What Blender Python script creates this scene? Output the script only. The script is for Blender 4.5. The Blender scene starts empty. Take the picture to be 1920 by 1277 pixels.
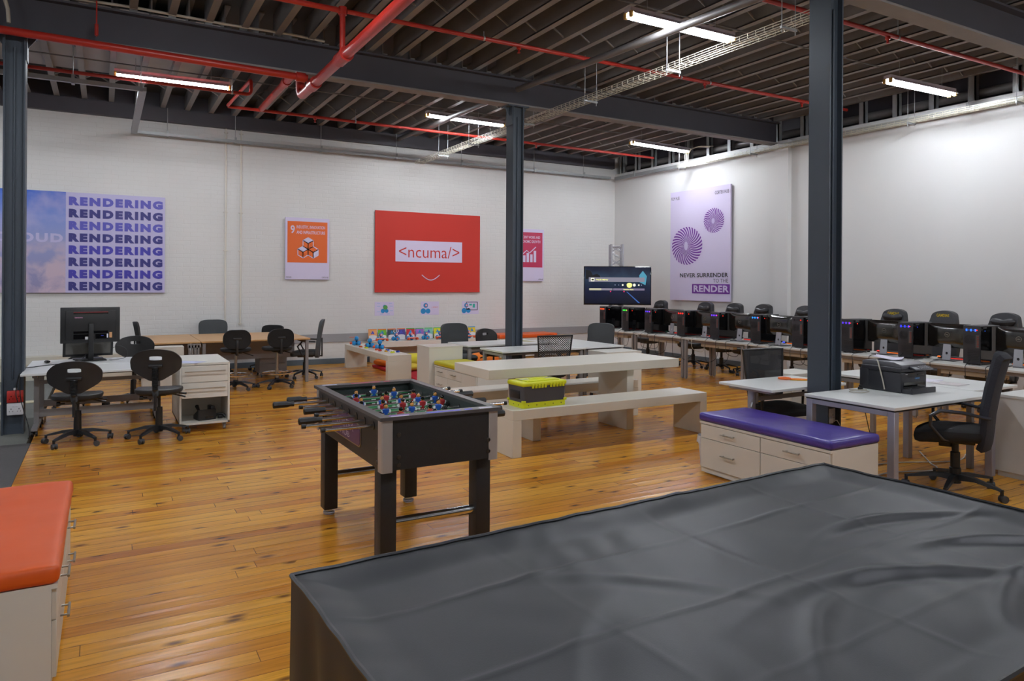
import bpy, bmesh, math, random
from mathutils import Vector, Matrix, noise
R = math.radians
random.seed(11)
S = bpy.context.scene
COL = S.collection

# ------------------------------------------------------------------ camera, world, exposure
YAW, ROLL = R(29.733), R(.3448)
cam_data = bpy.data.cameras.new('camera')
cam_data.sensor_width = 36.0
cam_data.lens = 1339.3 / 1920 * 36
cam_data.shift_y = -(638.5 - 530.05) / 1920
cam_data.clip_start = .05
cam = bpy.data.objects.new('camera', cam_data)
COL.objects.link(cam)
r_ = Vector((math.cos(YAW), -math.sin(YAW), 0))
f_ = Vector((math.sin(YAW), math.cos(YAW), 0))
u_ = Vector((0, 0, 1))
r3 = r_ * math.cos(ROLL) + u_ * math.sin(ROLL)
u3 = u_ * math.cos(ROLL) - r_ * math.sin(ROLL)
m = Matrix((r3, u3, -f_)).transposed().to_4x4()
m.translation = (0, 0, 1.72)
cam.matrix_world = m
S.camera = cam

w = bpy.data.worlds.new('world')
S.world = w
w.use_nodes = True
w.node_tree.nodes['Background'].inputs[0].default_value = (.5, .55, .6, 1)
w.node_tree.nodes['Background'].inputs[1].default_value = .02
S.view_settings.view_transform = 'Standard'
S.view_settings.look = 'None'
S.view_settings.exposure = 0.0
S.view_settings.gamma = 1.0
S.view_settings.use_curve_mapping = False
TUBE_STRENGTH = 168.0

# ------------------------------------------------------------------ materials
def srgb(*c):
    if len(c) == 1:
        h = c[0].lstrip('#')
        c = [int(h[i:i + 2], 16) / 255 for i in (0, 2, 4)]
    return tuple(x / 12.92 if x <= .04045 else ((x + .055) / 1.055) ** 2.4 for x in c)

def mat(name, col, rough=.5, metal=0., var=.06, scale=8., bump=0., bscale=60., emit=None, estr=0., spec=.5, coat=0., trans=0.):
    if isinstance(col, str): col = srgb(col)
    M = bpy.data.materials.new(name)
    M.use_nodes = True
    nt = M.node_tree
    b = nt.nodes['Principled BSDF']
    b.inputs['Roughness'].default_value = rough
    b.inputs['Metallic'].default_value = metal
    b.inputs['Specular IOR Level'].default_value = spec
    b.inputs['Coat Weight'].default_value = coat
    b.inputs['Coat Roughness'].default_value = .15
    b.inputs['Transmission Weight'].default_value = trans
    tc = nt.nodes.new('ShaderNodeTexCoord')
    n = nt.nodes.new('ShaderNodeTexNoise')
    n.inputs['Scale'].default_value = scale
    n.inputs['Detail'].default_value = 3
    nt.links.new(tc.outputs['Object'], n.inputs['Vector'])
    mx = nt.nodes.new('ShaderNodeMix')
    mx.data_type = 'RGBA'
    mx.inputs[6].default_value = tuple(max(0, x * (1 - var)) for x in col) + (1,)
    mx.inputs[7].default_value = tuple(min(1, x * (1 + var)) for x in col) + (1,)
    nt.links.new(n.outputs['Fac'], mx.inputs[0])
    nt.links.new(mx.outputs[2], b.inputs['Base Color'])
    if bump:
        n2 = nt.nodes.new('ShaderNodeTexNoise')
        n2.inputs['Scale'].default_value = bscale
        n2.inputs['Detail'].default_value = 4
        nt.links.new(tc.outputs['Object'], n2.inputs['Vector'])
        bp = nt.nodes.new('ShaderNodeBump')
        bp.inputs['Strength'].default_value = bump
        bp.inputs['Distance'].default_value = .01
        nt.links.new(n2.outputs['Fac'], bp.inputs['Height'])
        nt.links.new(bp.outputs[0], b.inputs['Normal'])
    if emit is not None:
        if isinstance(emit, str): emit = srgb(emit)
        b.inputs['Emission Color'].default_value = tuple(emit) + (1,)
        b.inputs['Emission Strength'].default_value = estr
    return M

class NT:
    def __init__(s, M):
        s.M = M; s.t = M.node_tree
    def n(s, typ, **kw):
        x = s.t.nodes.new(typ)
        for k, v in kw.items(): setattr(x, k, v)
        return x
    def l(s, a, b): s.t.links.new(a, b)
    def math(s, op, a, b=None, c=None):
        x = s.t.nodes.new('ShaderNodeMath'); x.operation = op
        for i, v in enumerate((a, b, c)):
            if v is None: continue
            if isinstance(v, (int, float)): x.inputs[i].default_value = v
            else: s.l(v, x.inputs[i])
        return x.outputs[0]
    def mix(s, f, a, b, blend='MIX'):
        x = s.t.nodes.new('ShaderNodeMix'); x.data_type = 'RGBA'; x.blend_type = blend
        for i, v in ((0, f), (6, a), (7, b)):
            if isinstance(v, (int, float)): x.inputs[i].default_value = v
            elif isinstance(v, tuple): x.inputs[i].default_value = v + (1,)
            else: s.l(v, x.inputs[i])
        return x.outputs[2]
    def ramp(s, f, stops):
        x = s.t.nodes.new('ShaderNodeValToRGB')
        e = x.color_ramp.elements
        while len(e) < len(stops): e.new(.5)
        for q, (p, c) in zip(e, stops):
            q.position = p; q.color = (tuple(c) + (1,)) if not isinstance(c, (int, float)) else (c, c, c, 1)
        s.l(f, x.inputs[0])
        return x.outputs[0]

def floor_material():
    M = bpy.data.materials.new('varnished_pine_boards'); M.use_nodes = True
    g = NT(M); b = M.node_tree.nodes['Principled BSDF']
    tc = g.n('ShaderNodeTexCoord'); sp = g.n('ShaderNodeSeparateXYZ'); g.l(tc.outputs['Object'], sp.inputs[0])
    X, Y = sp.outputs[0], sp.outputs[1]
    v = g.math('DIVIDE', Y, .112); row = g.math('FLOOR', v); fr = g.math('FRACT', v)
    w1 = g.n('ShaderNodeTexWhiteNoise', noise_dimensions='1D'); g.l(row, w1.inputs['W'])
    xs = g.math('ADD', X, g.math('MULTIPLY', w1.outputs[0], 37.0))
    seg = g.math('DIVIDE', xs, 3.1); segi = g.math('FLOOR', seg); segf = g.math('FRACT', seg)
    cb = g.n('ShaderNodeCombineXYZ'); g.l(row, cb.inputs[0]); g.l(segi, cb.inputs[1])
    w2 = g.n('ShaderNodeTexWhiteNoise', noise_dimensions='2D'); g.l(cb.outputs[0], w2.inputs['Vector'])
    tint = g.ramp(w2.outputs[0], [(0, srgb('#b87020')), (.3, srgb('#cd8826')), (.6, srgb('#dfa034')), (.85, srgb('#d59229')), (1, srgb('#c07c20'))])
    gv = g.n('ShaderNodeCombineXYZ')
    g.l(g.math('MULTIPLY', xs, 1.0), gv.inputs[0]); g.l(g.math('MULTIPLY', Y, 22.0), gv.inputs[1]); g.l(g.math('MULTIPLY', w2.outputs[0], 50.0), gv.inputs[2])
    n1 = g.n('ShaderNodeTexNoise'); n1.inputs['Scale'].default_value = 2.2; n1.inputs['Detail'].default_value = 6; n1.inputs['Distortion'].default_value = .6
    g.l(gv.outputs[0], n1.inputs['Vector'])
    grain = g.ramp(n1.outputs['Fac'], [(.28, .72), (.5, .98), (.75, 1.15)])
    c = g.mix(1.0, tint, grain, 'MULTIPLY')
    kv = g.n('ShaderNodeCombineXYZ')
    g.l(g.math('MULTIPLY', xs, 2.9), kv.inputs[0]); g.l(g.math('MULTIPLY', Y, 7.5), kv.inputs[1])
    vo = g.n('ShaderNodeTexVoronoi', voronoi_dimensions='2D'); vo.inputs['Scale'].default_value = 1.0; g.l(kv.outputs[0], vo.inputs['Vector'])
    sv = g.n('ShaderNodeSeparateColor'); g.l(vo.outputs['Color'], sv.inputs[0])
    kn = g.math('MULTIPLY', g.ramp(vo.outputs['Distance'], [(.05, 1.), (.2, 0.)]), g.math('GREATER_THAN', sv.outputs[0], .72))
    c = g.mix(g.math('MULTIPLY', kn, .85), c, srgb('#4a2410'))
    # broad worn patches
    n3 = g.n('ShaderNodeTexNoise'); n3.inputs['Scale'].default_value = .9; n3.inputs['Detail'].default_value = 5; g.l(tc.outputs['Object'], n3.inputs['Vector'])
    c = g.mix(g.math('MULTIPLY', g.ramp(n3.outputs['Fac'], [(.42, 0.), (.7, 1.)]), .2), c, srgb('#7f4a1d'))
    gap = g.math('LESS_THAN', fr, .032)
    end = g.math('LESS_THAN', segf, .0012)
    gp = g.math('MAXIMUM', gap, end)
    c = g.mix(g.math('MULTIPLY', gp, .8), c, srgb('#40230d'))
    g.l(c, b.inputs['Base Color'])
    rr = g.math('ADD', g.math('MULTIPLY', n1.outputs['Fac'], .14), .15)
    g.l(rr, b.inputs['Roughness'])
    b.inputs['Specular IOR Level'].default_value = .36
    bp = g.n('ShaderNodeBump'); bp.inputs['Strength'].default_value = .8; bp.inputs['Distance'].default_value = .004
    n4 = g.n('ShaderNodeTexNoise'); n4.inputs['Scale'].default_value = 1.0; n4.inputs['Detail'].default_value = 2
    gv2 = g.n('ShaderNodeCombineXYZ'); g.l(g.math('MULTIPLY', xs, 2.5), gv2.inputs[0]); g.l(g.math('MULTIPLY', v, 1.7), gv2.inputs[1])
    g.l(gv2.outputs[0], n4.inputs['Vector'])
    hh = g.math('SUBTRACT', g.math('ADD', g.math('MULTIPLY', n4.outputs['Fac'], .9), g.math('MULTIPLY', n1.outputs['Fac'], .08)), g.math('MULTIPLY', gp, .35))
    # cupped boards
    cup = g.math('MULTIPLY', g.math('POWER', g.math('SUBTRACT', fr, .5), 2.0), 1.0)
    g.l(g.math('ADD', hh, cup), bp.inputs['Height'])
    g.l(bp.outputs[0], b.inputs['Normal'])
    return M

def brick_material():
    M = bpy.data.materials.new('white_painted_brick'); M.use_nodes = True
    g = NT(M); b = M.node_tree.nodes['Principled BSDF']
    tc = g.n('ShaderNodeTexCoord'); sp = g.n('ShaderNodeSeparateXYZ'); g.l(tc.outputs['Object'], sp.inputs[0])
    cb = g.n('ShaderNodeCombineXYZ'); g.l(sp.outputs[0], cb.inputs[0]); g.l(sp.outputs[2], cb.inputs[1])
    br = g.n('ShaderNodeTexBrick'); br.offset = .5
    br.inputs['Scale'].default_value = 1.0; br.inputs['Brick Width'].default_value = .24; br.inputs['Row Height'].default_value = .083
    br.inputs['Mortar Size'].default_value = .006; br.inputs['Mortar Smooth'].default_value = .6; br.inputs['Bias'].default_value = 0
    br.inputs['Color1'].default_value = (1, 1, 1, 1); br.inputs['Color2'].default_value = (.82, .82, .82, 1); br.inputs['Mortar'].default_value = (.0, .0, .0, 1)
    nd = g.n('ShaderNodeTexNoise'); nd.inputs['Scale'].default_value = 3.0; g.l(cb.outputs[0], nd.inputs['Vector'])
    va = g.n('ShaderNodeVectorMath', operation='MULTIPLY_ADD'); g.l(nd.outputs['Color'], va.inputs[0]); va.inputs[1].default_value = (.045, .03, 0); g.l(cb.outputs[0], va.inputs[2])
    g.l(va.outputs[0], br.inputs['Vector'])
    n2 = g.n('ShaderNodeTexNoise'); n2.inputs['Scale'].default_value = 25; n2.inputs['Detail'].default_value = 5; g.l(tc.outputs['Object'], n2.inputs['Vector'])
    n3 = g.n('ShaderNodeTexNoise'); n3.inputs['Scale'].default_value = 1.1; n3.inputs['Detail'].default_value = 3; g.l(tc.outputs['Object'], n3.inputs['Vector'])
    bw = g.n('ShaderNodeRGBToBW'); g.l(br.outputs['Color'], bw.inputs[0])
    fade = g.ramp(n3.outputs['Fac'], [(.35, .25), (.65, 1.)])
    h = g.math('ADD', g.math('MULTIPLY', g.math('MULTIPLY', bw.outputs[0], fade), .8), g.math('MULTIPLY', n2.outputs['Fac'], .35))
    bp = g.n('ShaderNodeBump'); bp.inputs['Strength'].default_value = .42; bp.inputs['Distance'].default_value = .010
    g.l(h, bp.inputs['Height']); g.l(bp.outputs[0], b.inputs['Normal'])
    c = g.mix(n3.outputs['Fac'], srgb('#cecdcc'), srgb('#dad9d8'))
    c = g.mix(g.math('MULTIPLY', g.math('SUBTRACT', 1.0, bw.outputs[0]), .06), c, srgb('#a89880'))
    g.l(c, b.inputs['Base Color']); b.inputs['Roughness'].default_value = .65; b.inputs['Specular IOR Level'].default_value = .3
    return M

def mesh_fabric_material(name, col, sc=90., th=.8):
    M = bpy.data.materials.new(name); M.use_nodes = True
    g = NT(M); b = M.node_tree.nodes['Principled BSDF']
    b.inputs['Base Color'].default_value = tuple(col) + (1,); b.inputs['Roughness'].default_value = .7
    tc = g.n('ShaderNodeTexCoord'); sp = g.n('ShaderNodeSeparateXYZ'); g.l(tc.outputs['Object'], sp.inputs[0])
    zs = g.math('MULTIPLY', sp.outputs[2], 1.25)
    p = g.math('ABSOLUTE', g.math('SINE', g.math('MULTIPLY', g.math('ADD', sp.outputs[0], zs), sc)))
    q = g.math('ABSOLUTE', g.math('SINE', g.math('MULTIPLY', g.math('SUBTRACT', sp.outputs[0], zs), sc)))
    g.l(g.math('GREATER_THAN', g.math('MAXIMUM', p, q), th), b.inputs['Alpha'])
    return M

def cloud_material():
    M = bpy.data.materials.new('printed_clouds'); M.use_nodes = True
    g = NT(M); b = M.node_tree.nodes['Principled BSDF']
    tc = g.n('ShaderNodeTexCoord'); sp = g.n('ShaderNodeSeparateXYZ'); g.l(tc.outputs['Object'], sp.inputs[0])
    t = g.math('DIVIDE', g.math('SUBTRACT', sp.outputs[2], 1.49), 1.78)
    sky = g.ramp(t, [(0, srgb('#8d86ab')), (.5, srgb('#8f97c6')), (.75, srgb('#7d8fd0')), (1, srgb('#3c66c8'))])
    n = g.n('ShaderNodeTexNoise'); n.inputs['Scale'].default_value = 3.2; n.inputs['Detail'].default_value = 7; n.inputs['Distortion'].default_value = .4
    g.l(tc.outputs['Object'], n.inputs['Vector'])
    low = g.ramp(t, [(.35, 1.), (.58, 0.)])
    cf = g.math('MULTIPLY', g.ramp(n.outputs['Fac'], [(.4, 0.), (.58, 1.)]), low)
    c = g.mix(cf, sky, srgb('#c3aebf'))
    n2 = g.n('ShaderNodeTexNoise'); n2.inputs['Scale'].default_value = 1.6; n2.inputs['Detail'].default_value = 4; g.l(tc.outputs['Object'], n2.inputs['Vector'])
    c = g.mix(g.math('MULTIPLY', g.ramp(n2.outputs['Fac'], [(.48, 0.), (.62, 1.)]), .55), c, srgb('#b3abd0'))
    g.l(c, b.inputs['Base Color']); b.inputs['Roughness'].default_value = .55
    return M

WOOD_FLOOR = floor_material()
BRICK = brick_material()
PLASTER = mat('white_plaster', '#dadada', .7, var=.02, scale=1.5, bump=.05, bscale=40)
DARKPAINT = mat('charcoal_paint', '#45434b', .6, var=.1, scale=3)
JOIST = mat('grey_brown_joist_paint', '#84807f', .7, var=.12, scale=4)
DECK = mat('dim_ceiling_board', '#403e40', .8, var=.15, scale=2)
COLPAINT = mat('slate_blue_steel_paint', '#3b444f', .5, var=.05, scale=6, bump=.05, bscale=90)
REDPIPE = mat('red_pipe_paint', '#a92a20', .35, var=.12, scale=5)
GALV = mat('galvanised_steel', '#a6a9ab', .55, .55, var=.1, scale=12)
GREYTUBE = mat('grey_painted_tube', '#6e6b6b', .5, .2)
CREAMCABLE = mat('cream_cable', '#b9b2a4', .5)
SKIRT = mat('blue_grey_skirting', '#55626d', .45)
RAILGREY = mat('grey_dado_paint', '#98979a', .6)
CARPET = mat('charcoal_carpet', '#4b4948', .95, var=.25, scale=60, bump=.5, bscale=200)
CARPET2 = mat('grey_green_carpet', '#6f716c', .95, var=.2, scale=60, bump=.4, bscale=200)
WHITEMEL = mat('white_melamine', '#d6d3cb', .38, var=.02, scale=2)
WHITETOP = mat('white_desktop', '#dfe0de', .33, var=.02, scale=2)
CREAMLAC = mat('cream_white_lacquer', '#d9d3c6', .35, var=.02, scale=2)
EDGEGREY = mat('grey_edge', '#9c978f', .5)
BEECH = mat('beech_laminate', '#c99c68', .4, var=.1, scale=5)
ALU = mat('satin_aluminium', '#b0b0b6', .4, .6, var=.04)
LEGGREY = mat('warm_grey_powder_coat', '#8e8b8c', .45, .3)
CHROME = mat('chrome', '#e2e2e4', .18, 1.0, var=.02)
STEEL = mat('brushed_steel', '#a8a39a', .3, 1.0)
BLACKPL = mat('black_plastic', '#19191b', .42, var=.1)
BLACKPU = mat('black_polyurethane', '#1d1c1d', .5, var=.12, scale=20, bump=.12, bscale=250)
BLACKFAB = mat('black_fabric', '#1b1b1d', .9, var=.25, scale=120, bump=.3, bscale=400)
GREYFAB = mat('charcoal_fabric', '#46494b', .9, var=.15, scale=120, bump=.3, bscale=400)
BLACKLEA = mat('black_leatherette', '#26272a', .42, var=.1, bump=.1, bscale=150)
MESHBLK = mesh_fabric_material('black_net', srgb('#18191b'), 90., .80)
MESHFINE = mesh_fabric_material('fine_black_net', srgb('#1c1f24'), 420., .38)
GLOSSBLK = mat('gloss_black', '#0c0c0e', .08, spec=.6)
SMOKEGLASS = mat('smoked_glass', '#08080a', .06, spec=.6)
RUBBER = mat('grey_caster_rubber', '#3c3c3e', .6)
FOOSBLK = mat('black_wood_grain_vinyl', '#201f20', .5, var=.2, scale=40, bump=.1, bscale=120)
FOOSIN = mat('dark_inner_wall', '#232a2b', .5)
GREENFLD = mat('green_playfield', '#2f8a4c', .4)
YELLOW = mat('acid_yellow_plastic', '#d8dc1c', .45)
YELLOWVIN = mat('yellow_vinyl', '#c9bd14', .45)
DARKGREY = mat('dark_grey_plastic', '#46454a', .55, bump=.1, bscale=200)
PURPLEVIN = mat('violet_vinyl', '#44358f', .28, var=.06, scale=5, bump=.25, bscale=6)
ORANGEVIN = mat('orange_vinyl', '#d9591a', .42, var=.05, scale=4, bump=.12, bscale=7)
COVER = mat('black_vinyl_cover', '#26282b', .46, var=.05, scale=6, spec=.3, bump=.06, bscale=300)
COVERTRIM = mat('black_piping', '#15161a', .45)
WHITEPL = mat('white_plastic', '#dad9dd', .4)
REDPL = mat('red_plastic', '#c02f27', .4)
PAPER = mat('white_paper', '#dcd9e6', .8)
INKBLUE = mat('blue_ink', '#4e55c0', .8)
TUBE = mat('lit_fluorescent_tube', '#ffffff', .5, emit=(.93, .98, 1.03), estr=TUBE_STRENGTH)
TUBECAP = mat('yellowed_lamp_holder', '#c49a4a', .5)
FIXBODY = mat('white_lamp_body', '#c9c4cf', .5)

# ------------------------------------------------------------------ mesh helpers
WC = set()
def setp(o, parent):
    if parent is None: return
    o.parent = parent
    if parent.name in WC: o.matrix_parent_inverse = Matrix.Translation(-parent.location)
class B:
    def __init__(s): s.bm = bmesh.new()
    def _xf(s, vs, M):
        if M is not None: bmesh.ops.transform(s.bm, matrix=M, verts=vs)
    def box(s, c, d, bev=0., M=None, seg=2):
        r = bmesh.ops.create_cube(s.bm, size=1)
        vs = r['verts']
        bmesh.ops.scale(s.bm, vec=d, verts=vs)
        bmesh.ops.translate(s.bm, vec=c, verts=vs)
        if bev:
            es = list({e for v in vs for e in v.link_edges})
            q = bmesh.ops.bevel(s.bm, geom=es, offset=min(bev, min(d) * .49), segments=seg, profile=.5, affect='EDGES')
            vs = list({v for f in q['faces'] for v in f.verts} | {v for v in vs if v.is_valid})
        s._xf(vs, M)
        return s
    def bx(s, x0, x1, y0, y1, z0, z1, bev=0., M=None, seg=2):
        return s.box(((x0 + x1) / 2, (y0 + y1) / 2, (z0 + z1) / 2), (abs(x1 - x0), abs(y1 - y0), abs(z1 - z0)), bev, M, seg)
    def ring(s, c, a, b, r, n): return [s.bm.verts.new(c + (a * math.cos(2 * math.pi * i / n) + b * math.sin(2 * math.pi * i / n)) * r) for i in range(n)]
    def tube(s, pts, r, n=8, caps=True):
        pts = [Vector(p) for p in pts]
        rs = r if isinstance(r, (list, tuple)) else [r] * len(pts)
        prev = None; a = None; rings = []
        for i, p in enumerate(pts):
            if i == 0: t = pts[1] - p
            elif i == len(pts) - 1: t = p - pts[i - 1]
            else: t = (pts[i + 1] - p).normalized() + (p - pts[i - 1]).normalized()
            t = t.normalized() if t.length > 1e-9 else Vector((0, 0, 1))
            if a is None:
                a = t.orthogonal().normalized()
            else:
                a = (a - t * a.dot(t))
                a = a.normalized() if a.length > 1e-6 else t.orthogonal().normalized()
            b = t.cross(a)
            rings.append(s.ring(p, a, b, rs[i], n))
        for q, k in zip(rings, rings[1:]):
            for i in range(n):
                s.bm.faces.new((q[i], q[(i + 1) % n], k[(i + 1) % n], k[i]))
        if caps:
            s.bm.faces.new(rings[0][::-1]); s.bm.faces.new(rings[-1])
        return s
    def cyl(s, p, q, r, r2=None, n=14):
        return s.tube([p, q], [r, r if r2 is None else r2], n)
    def lathe(s, prof, c=(0, 0, 0), n=20, M=None):
        c = Vector(c); rings = []; start = len(s.bm.verts)
        new = []
        for r, z in prof:
            q = [s.bm.verts.new(c + Vector((max(r, 1e-4) * math.cos(2 * math.pi * i / n), max(r, 1e-4) * math.sin(2 * math.pi * i / n), z))) for i in range(n)]
            rings.append(q); new += q
        for q, k in zip(rings, rings[1:]):
            for i in range(n): s.bm.faces.new((q[i], q[(i + 1) % n], k[(i + 1) % n], k[i]))
        s.bm.faces.new(rings[0][::-1]); s.bm.faces.new(rings[-1])
        s._xf(new, M)
        return s
    def sph(s, c, r, sc=(1, 1, 1), u=14, v=9, M=None):
        q = bmesh.ops.create_uvsphere(s.bm, u_segments=u, v_segments=v, radius=r)['verts']
        bmesh.ops.scale(s.bm, vec=sc, verts=q); bmesh.ops.translate(s.bm, vec=c, verts=q)
        s._xf(q, M)
        return s
    def plate(s, outer, holes, fn, th):
        """2D outline with holes, mapped into space by fn(x, y, side)."""
        b2 = bmesh.new()
        def loop(pts):
            vs = [b2.verts.new((x, y, 0)) for x, y in pts]
            for i in range(len(vs)): b2.edges.new((vs[i], vs[(i + 1) % len(vs)]))
        loop(outer)
        for h in holes: loop(h)
        bmesh.ops.triangle_fill(b2, use_beauty=True, edges=b2.edges[:], normal=(0, 0, 1))
        b2.verts.index_update()
        fr = [s.bm.verts.new(fn(v.co.x, v.co.y, th / 2)) for v in b2.verts]
        bk = [s.bm.verts.new(fn(v.co.x, v.co.y, -th / 2)) for v in b2.verts]
        for f in b2.faces:
            ix = [v.index for v in f.verts]
            s.bm.faces.new([fr[i] for i in ix]); s.bm.faces.new([bk[i] for i in ix][::-1])
        for e in b2.edges:
            if len(e.link_faces) == 1:
                a, b = e.verts[0].index, e.verts[1].index
                s.bm.faces.new((fr[a], fr[b], bk[b], bk[a]))
        b2.free()
        return s
    def prism(s, pts, o, u, v, th, bev=0.):
        o, u, v = Vector(o), Vector(u), Vector(v); w = u.cross(v).normalized()
        A = [s.bm.verts.new(o + u * x + v * y + w * th / 2) for x, y in pts]
        Z = [s.bm.verts.new(o + u * x + v * y - w * th / 2) for x, y in pts]
        fs = [s.bm.faces.new(A), s.bm.faces.new(Z[::-1])]
        n = len(pts)
        for i in range(n): fs.append(s.bm.faces.new((A[i], Z[i], Z[(i + 1) % n], A[(i + 1) % n])))
        if bev:
            es = list(set(fs[0].edges) | set(fs[1].edges))
            bmesh.ops.bevel(s.bm, geom=es, offset=bev, segments=2, profile=.5, affect='EDGES')
        return s
    def grid(s, fn, nu, nv):
        vs = [[s.bm.verts.new(fn(i / nu, j / nv)) for j in range(nv + 1)] for i in range(nu + 1)]
        for i in range(nu):
            for j in range(nv):
                s.bm.faces.new((vs[i][j], vs[i + 1][j], vs[i + 1][j + 1], vs[i][j + 1]))
        return s
    def build(s, name, M, parent=None, smooth=True, loc=None, rz=0.):
        bmesh.ops.recalc_face_normals(s.bm, faces=s.bm.faces[:])
        me = bpy.data.meshes.new(name)
        s.bm.to_mesh(me); s.bm.free()
        me.materials.append(M)
        if smooth:
            me.polygons.foreach_set('use_smooth', [True] * len(me.polygons))
            me.set_sharp_from_angle(angle=R(38))
        o = bpy.data.objects.new(name, me)
        COL.objects.link(o)
        setp(o, parent)
        if loc is not None: o.location = loc
        o.rotation_euler.z = rz
        return o

def tag(o, label, cat, group=None):
    o['label'] = label; o['category'] = cat
    if group: o['group'] = group
    return o
def thing(name, label, cat, loc=(0, 0, 0), rz=0., group=None):
    o = bpy.data.objects.new(name, None)
    o.empty_display_size = .1
    COL.objects.link(o)
    o.location = loc; o.rotation_euler.z = rz
    return tag(o, label, cat, group)
def wthing(name, label, cat, loc, group=None):
    """a thing whose parts are modelled in room coordinates"""
    o = thing(name, label, cat, loc, 0, group); WC.add(o.name); return o
def struct(o):
    o['kind'] = 'structure'
    return o
def kids(o): return [c for c in bpy.data.objects if c.parent is o]
def dup(root, loc, rz, label, group=None):
    def cp(o, par):
        c = o.copy(); COL.objects.link(c)
        if par is not None: c.parent = par
        for k in kids(o): cp(k, c)
        return c
    r = cp(root, None)
    r.location = loc; r.rotation_euler.z = rz; r['label'] = label
    if group: r['group'] = group
    return r
def empty_part(name, parent, loc=(0, 0, 0)):
    o = bpy.data.objects.new(name, None); COL.objects.link(o); o.parent = parent; o.location = loc; return o

def rrect(w, h, r, n=5, cx=0., cy=0.):
    out = []
    for sx, sy, a0 in ((1, 1, 0), (-1, 1, 90), (-1, -1, 180), (1, -1, 270)):
        for i in range(n + 1):
            a = R(a0 + 90 * i / n)
            out.append((cx + sx * (w / 2 - r) + r * math.cos(a), cy + sy * (h / 2 - r) + r * math.sin(a)))
    return out

class Plane:
    """a flat face with its own right (u) and up (v) directions"""
    def __init__(s, o, u, v): s.o, s.u, s.v = Vector(o), Vector(u), Vector(v); s.n = s.u.cross(s.v)
    def p(s, x, y, off=0.): return s.o + s.u * x + s.v * y + s.n * off

def rect_part(name, pl, x0, x1, y0, y1, M, parent, off=.002, th=.003):
    b = B(); b.prism([(x0, y0), (x1, y0), (x1, y1), (x0, y1)], pl.o + pl.n * (off), pl.u, pl.v, th)
    return b.build(name, M, parent, smooth=False)

def lettering(txt, pl, x0, x1, y0, y1, M, parent, bold=0., off=.004, name='lettering', sp=1.):
    """outline text fitted into a rectangle of a plane"""
    cu = bpy.data.curves.new('t', 'FONT'); cu.body = txt; cu.size = 1.; cu.offset = bold; cu.extrude = 0.; cu.resolution_u = 3; cu.space_character = sp
    ob = bpy.data.objects.new('t', cu); COL.objects.link(ob)
    dg = bpy.context.evaluated_depsgraph_get()
    me = bpy.data.meshes.new_from_object(ob.evaluated_get(dg))
    bpy.data.objects.remove(ob); bpy.data.curves.remove(cu)
    xs = [v.co.x for v in me.vertices]; ys = [v.co.y for v in me.vertices]
    ax, bx_, ay, by = min(xs), max(xs), min(ys), max(ys)
    for v in me.vertices:
        X = x0 + (v.co.x - ax) / (bx_ - ax) * (x1 - x0); Y = y0 + (v.co.y - ay) / (by - ay) * (y1 - y0)
        v.co = pl.p(X, Y, off)
    me.materials.clear(); me.materials.append(M); me.name = name
    o = bpy.data.objects.new(name, me); COL.objects.link(o)
    setp(o, parent)
    return o
# ------------------------------------------------------------------ room shell
WX, WY, WL, WF = 11.57, 14.87, -6.5, -4.5      # right wall, back wall, left wall, front wall
def shell(name, M, *b, **k):
    q = B(); q.bx(*b, **k); return struct(q.build(name, M, smooth=False))
CARX = -.66
shell('floor', WOOD_FLOOR, CARX, WX + .4, WF, WY + .2, -.1, 0)
fc = B(); fc.bx(WL, CARX - .002, WF, 9.02, -.1, .004); struct(fc.build('floor_carpet', CARPET, smooth=False))
fc = B(); fc.bx(WL, CARX - .04, 9.02, WY + .2, -.1, .003); struct(fc.build('floor_tile', CARPET2, smooth=False))
shell('trim_1', mat('pale_threshold_strip', '#cfc7a8', .6), WL, CARX, 11.95, 12.15, .003, .012)
shell('wall_back', BRICK, WL, WX + .4, WY, WY + .3, 0, 5.3)
shell('wall_left', PLASTER, WL - .2, WL, WF, WY + .2, -.1, 5.3)
shell('wall_front', PLASTER, WL, WX + .4, WF - .2, WF, -.1, 5.3)
rw = B(); rw.bx(WX, WX + .25, WF, WY, -.1, 4.55)
struct(rw.build('wall_right', PLASTER, smooth=False))
shell('trim_6', PLASTER, WX - .10, WX - .001, 9.35, 9.66, 0, 4.52)
shell('wall_right_upper', DARKPAINT, WX + .4, WX + .5, WF, WY, 4.4, 5.3)
shell('trim_2', DECK, WX + .25, WX + .4, WF, WY, 4.45, 4.55)
bb = B(); bb.bx(-.5, WX, WY - .03, WY, 0, .11); struct(bb.build('baseboard_back', SKIRT, smooth=False))
bb = B(); bb.bx(WX - .03, WX, WF, WY - .03, 0, .1); struct(bb.build('baseboard_right', SKIRT, smooth=False))
tr = B(); tr.bx(1.5, WX, WY - .02, WY, .45, .625); struct(tr.build('trim_3', RAILGREY, smooth=False))
tr = B(); tr.bx(WL, .6, WY - .26, WY, 0, .40); tr.bx(WL, .6, WY - .30, WY - .26, .27, .40); struct(tr.build('trim_4', mat('cream_ledge_paint', '#c9c4b6', .6), smooth=False))
ld = B(); ld.bx(WL, WX - .1, WY - .12, WY, 4.68, 4.93); ld.bx(WL, WX - .1, WY - .02, WY, 4.93, 5.22); struct(ld.build('trim_5', DARKPAINT, smooth=False))  # ledger, plus a thin strip that darkens the brick between joist ends

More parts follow.
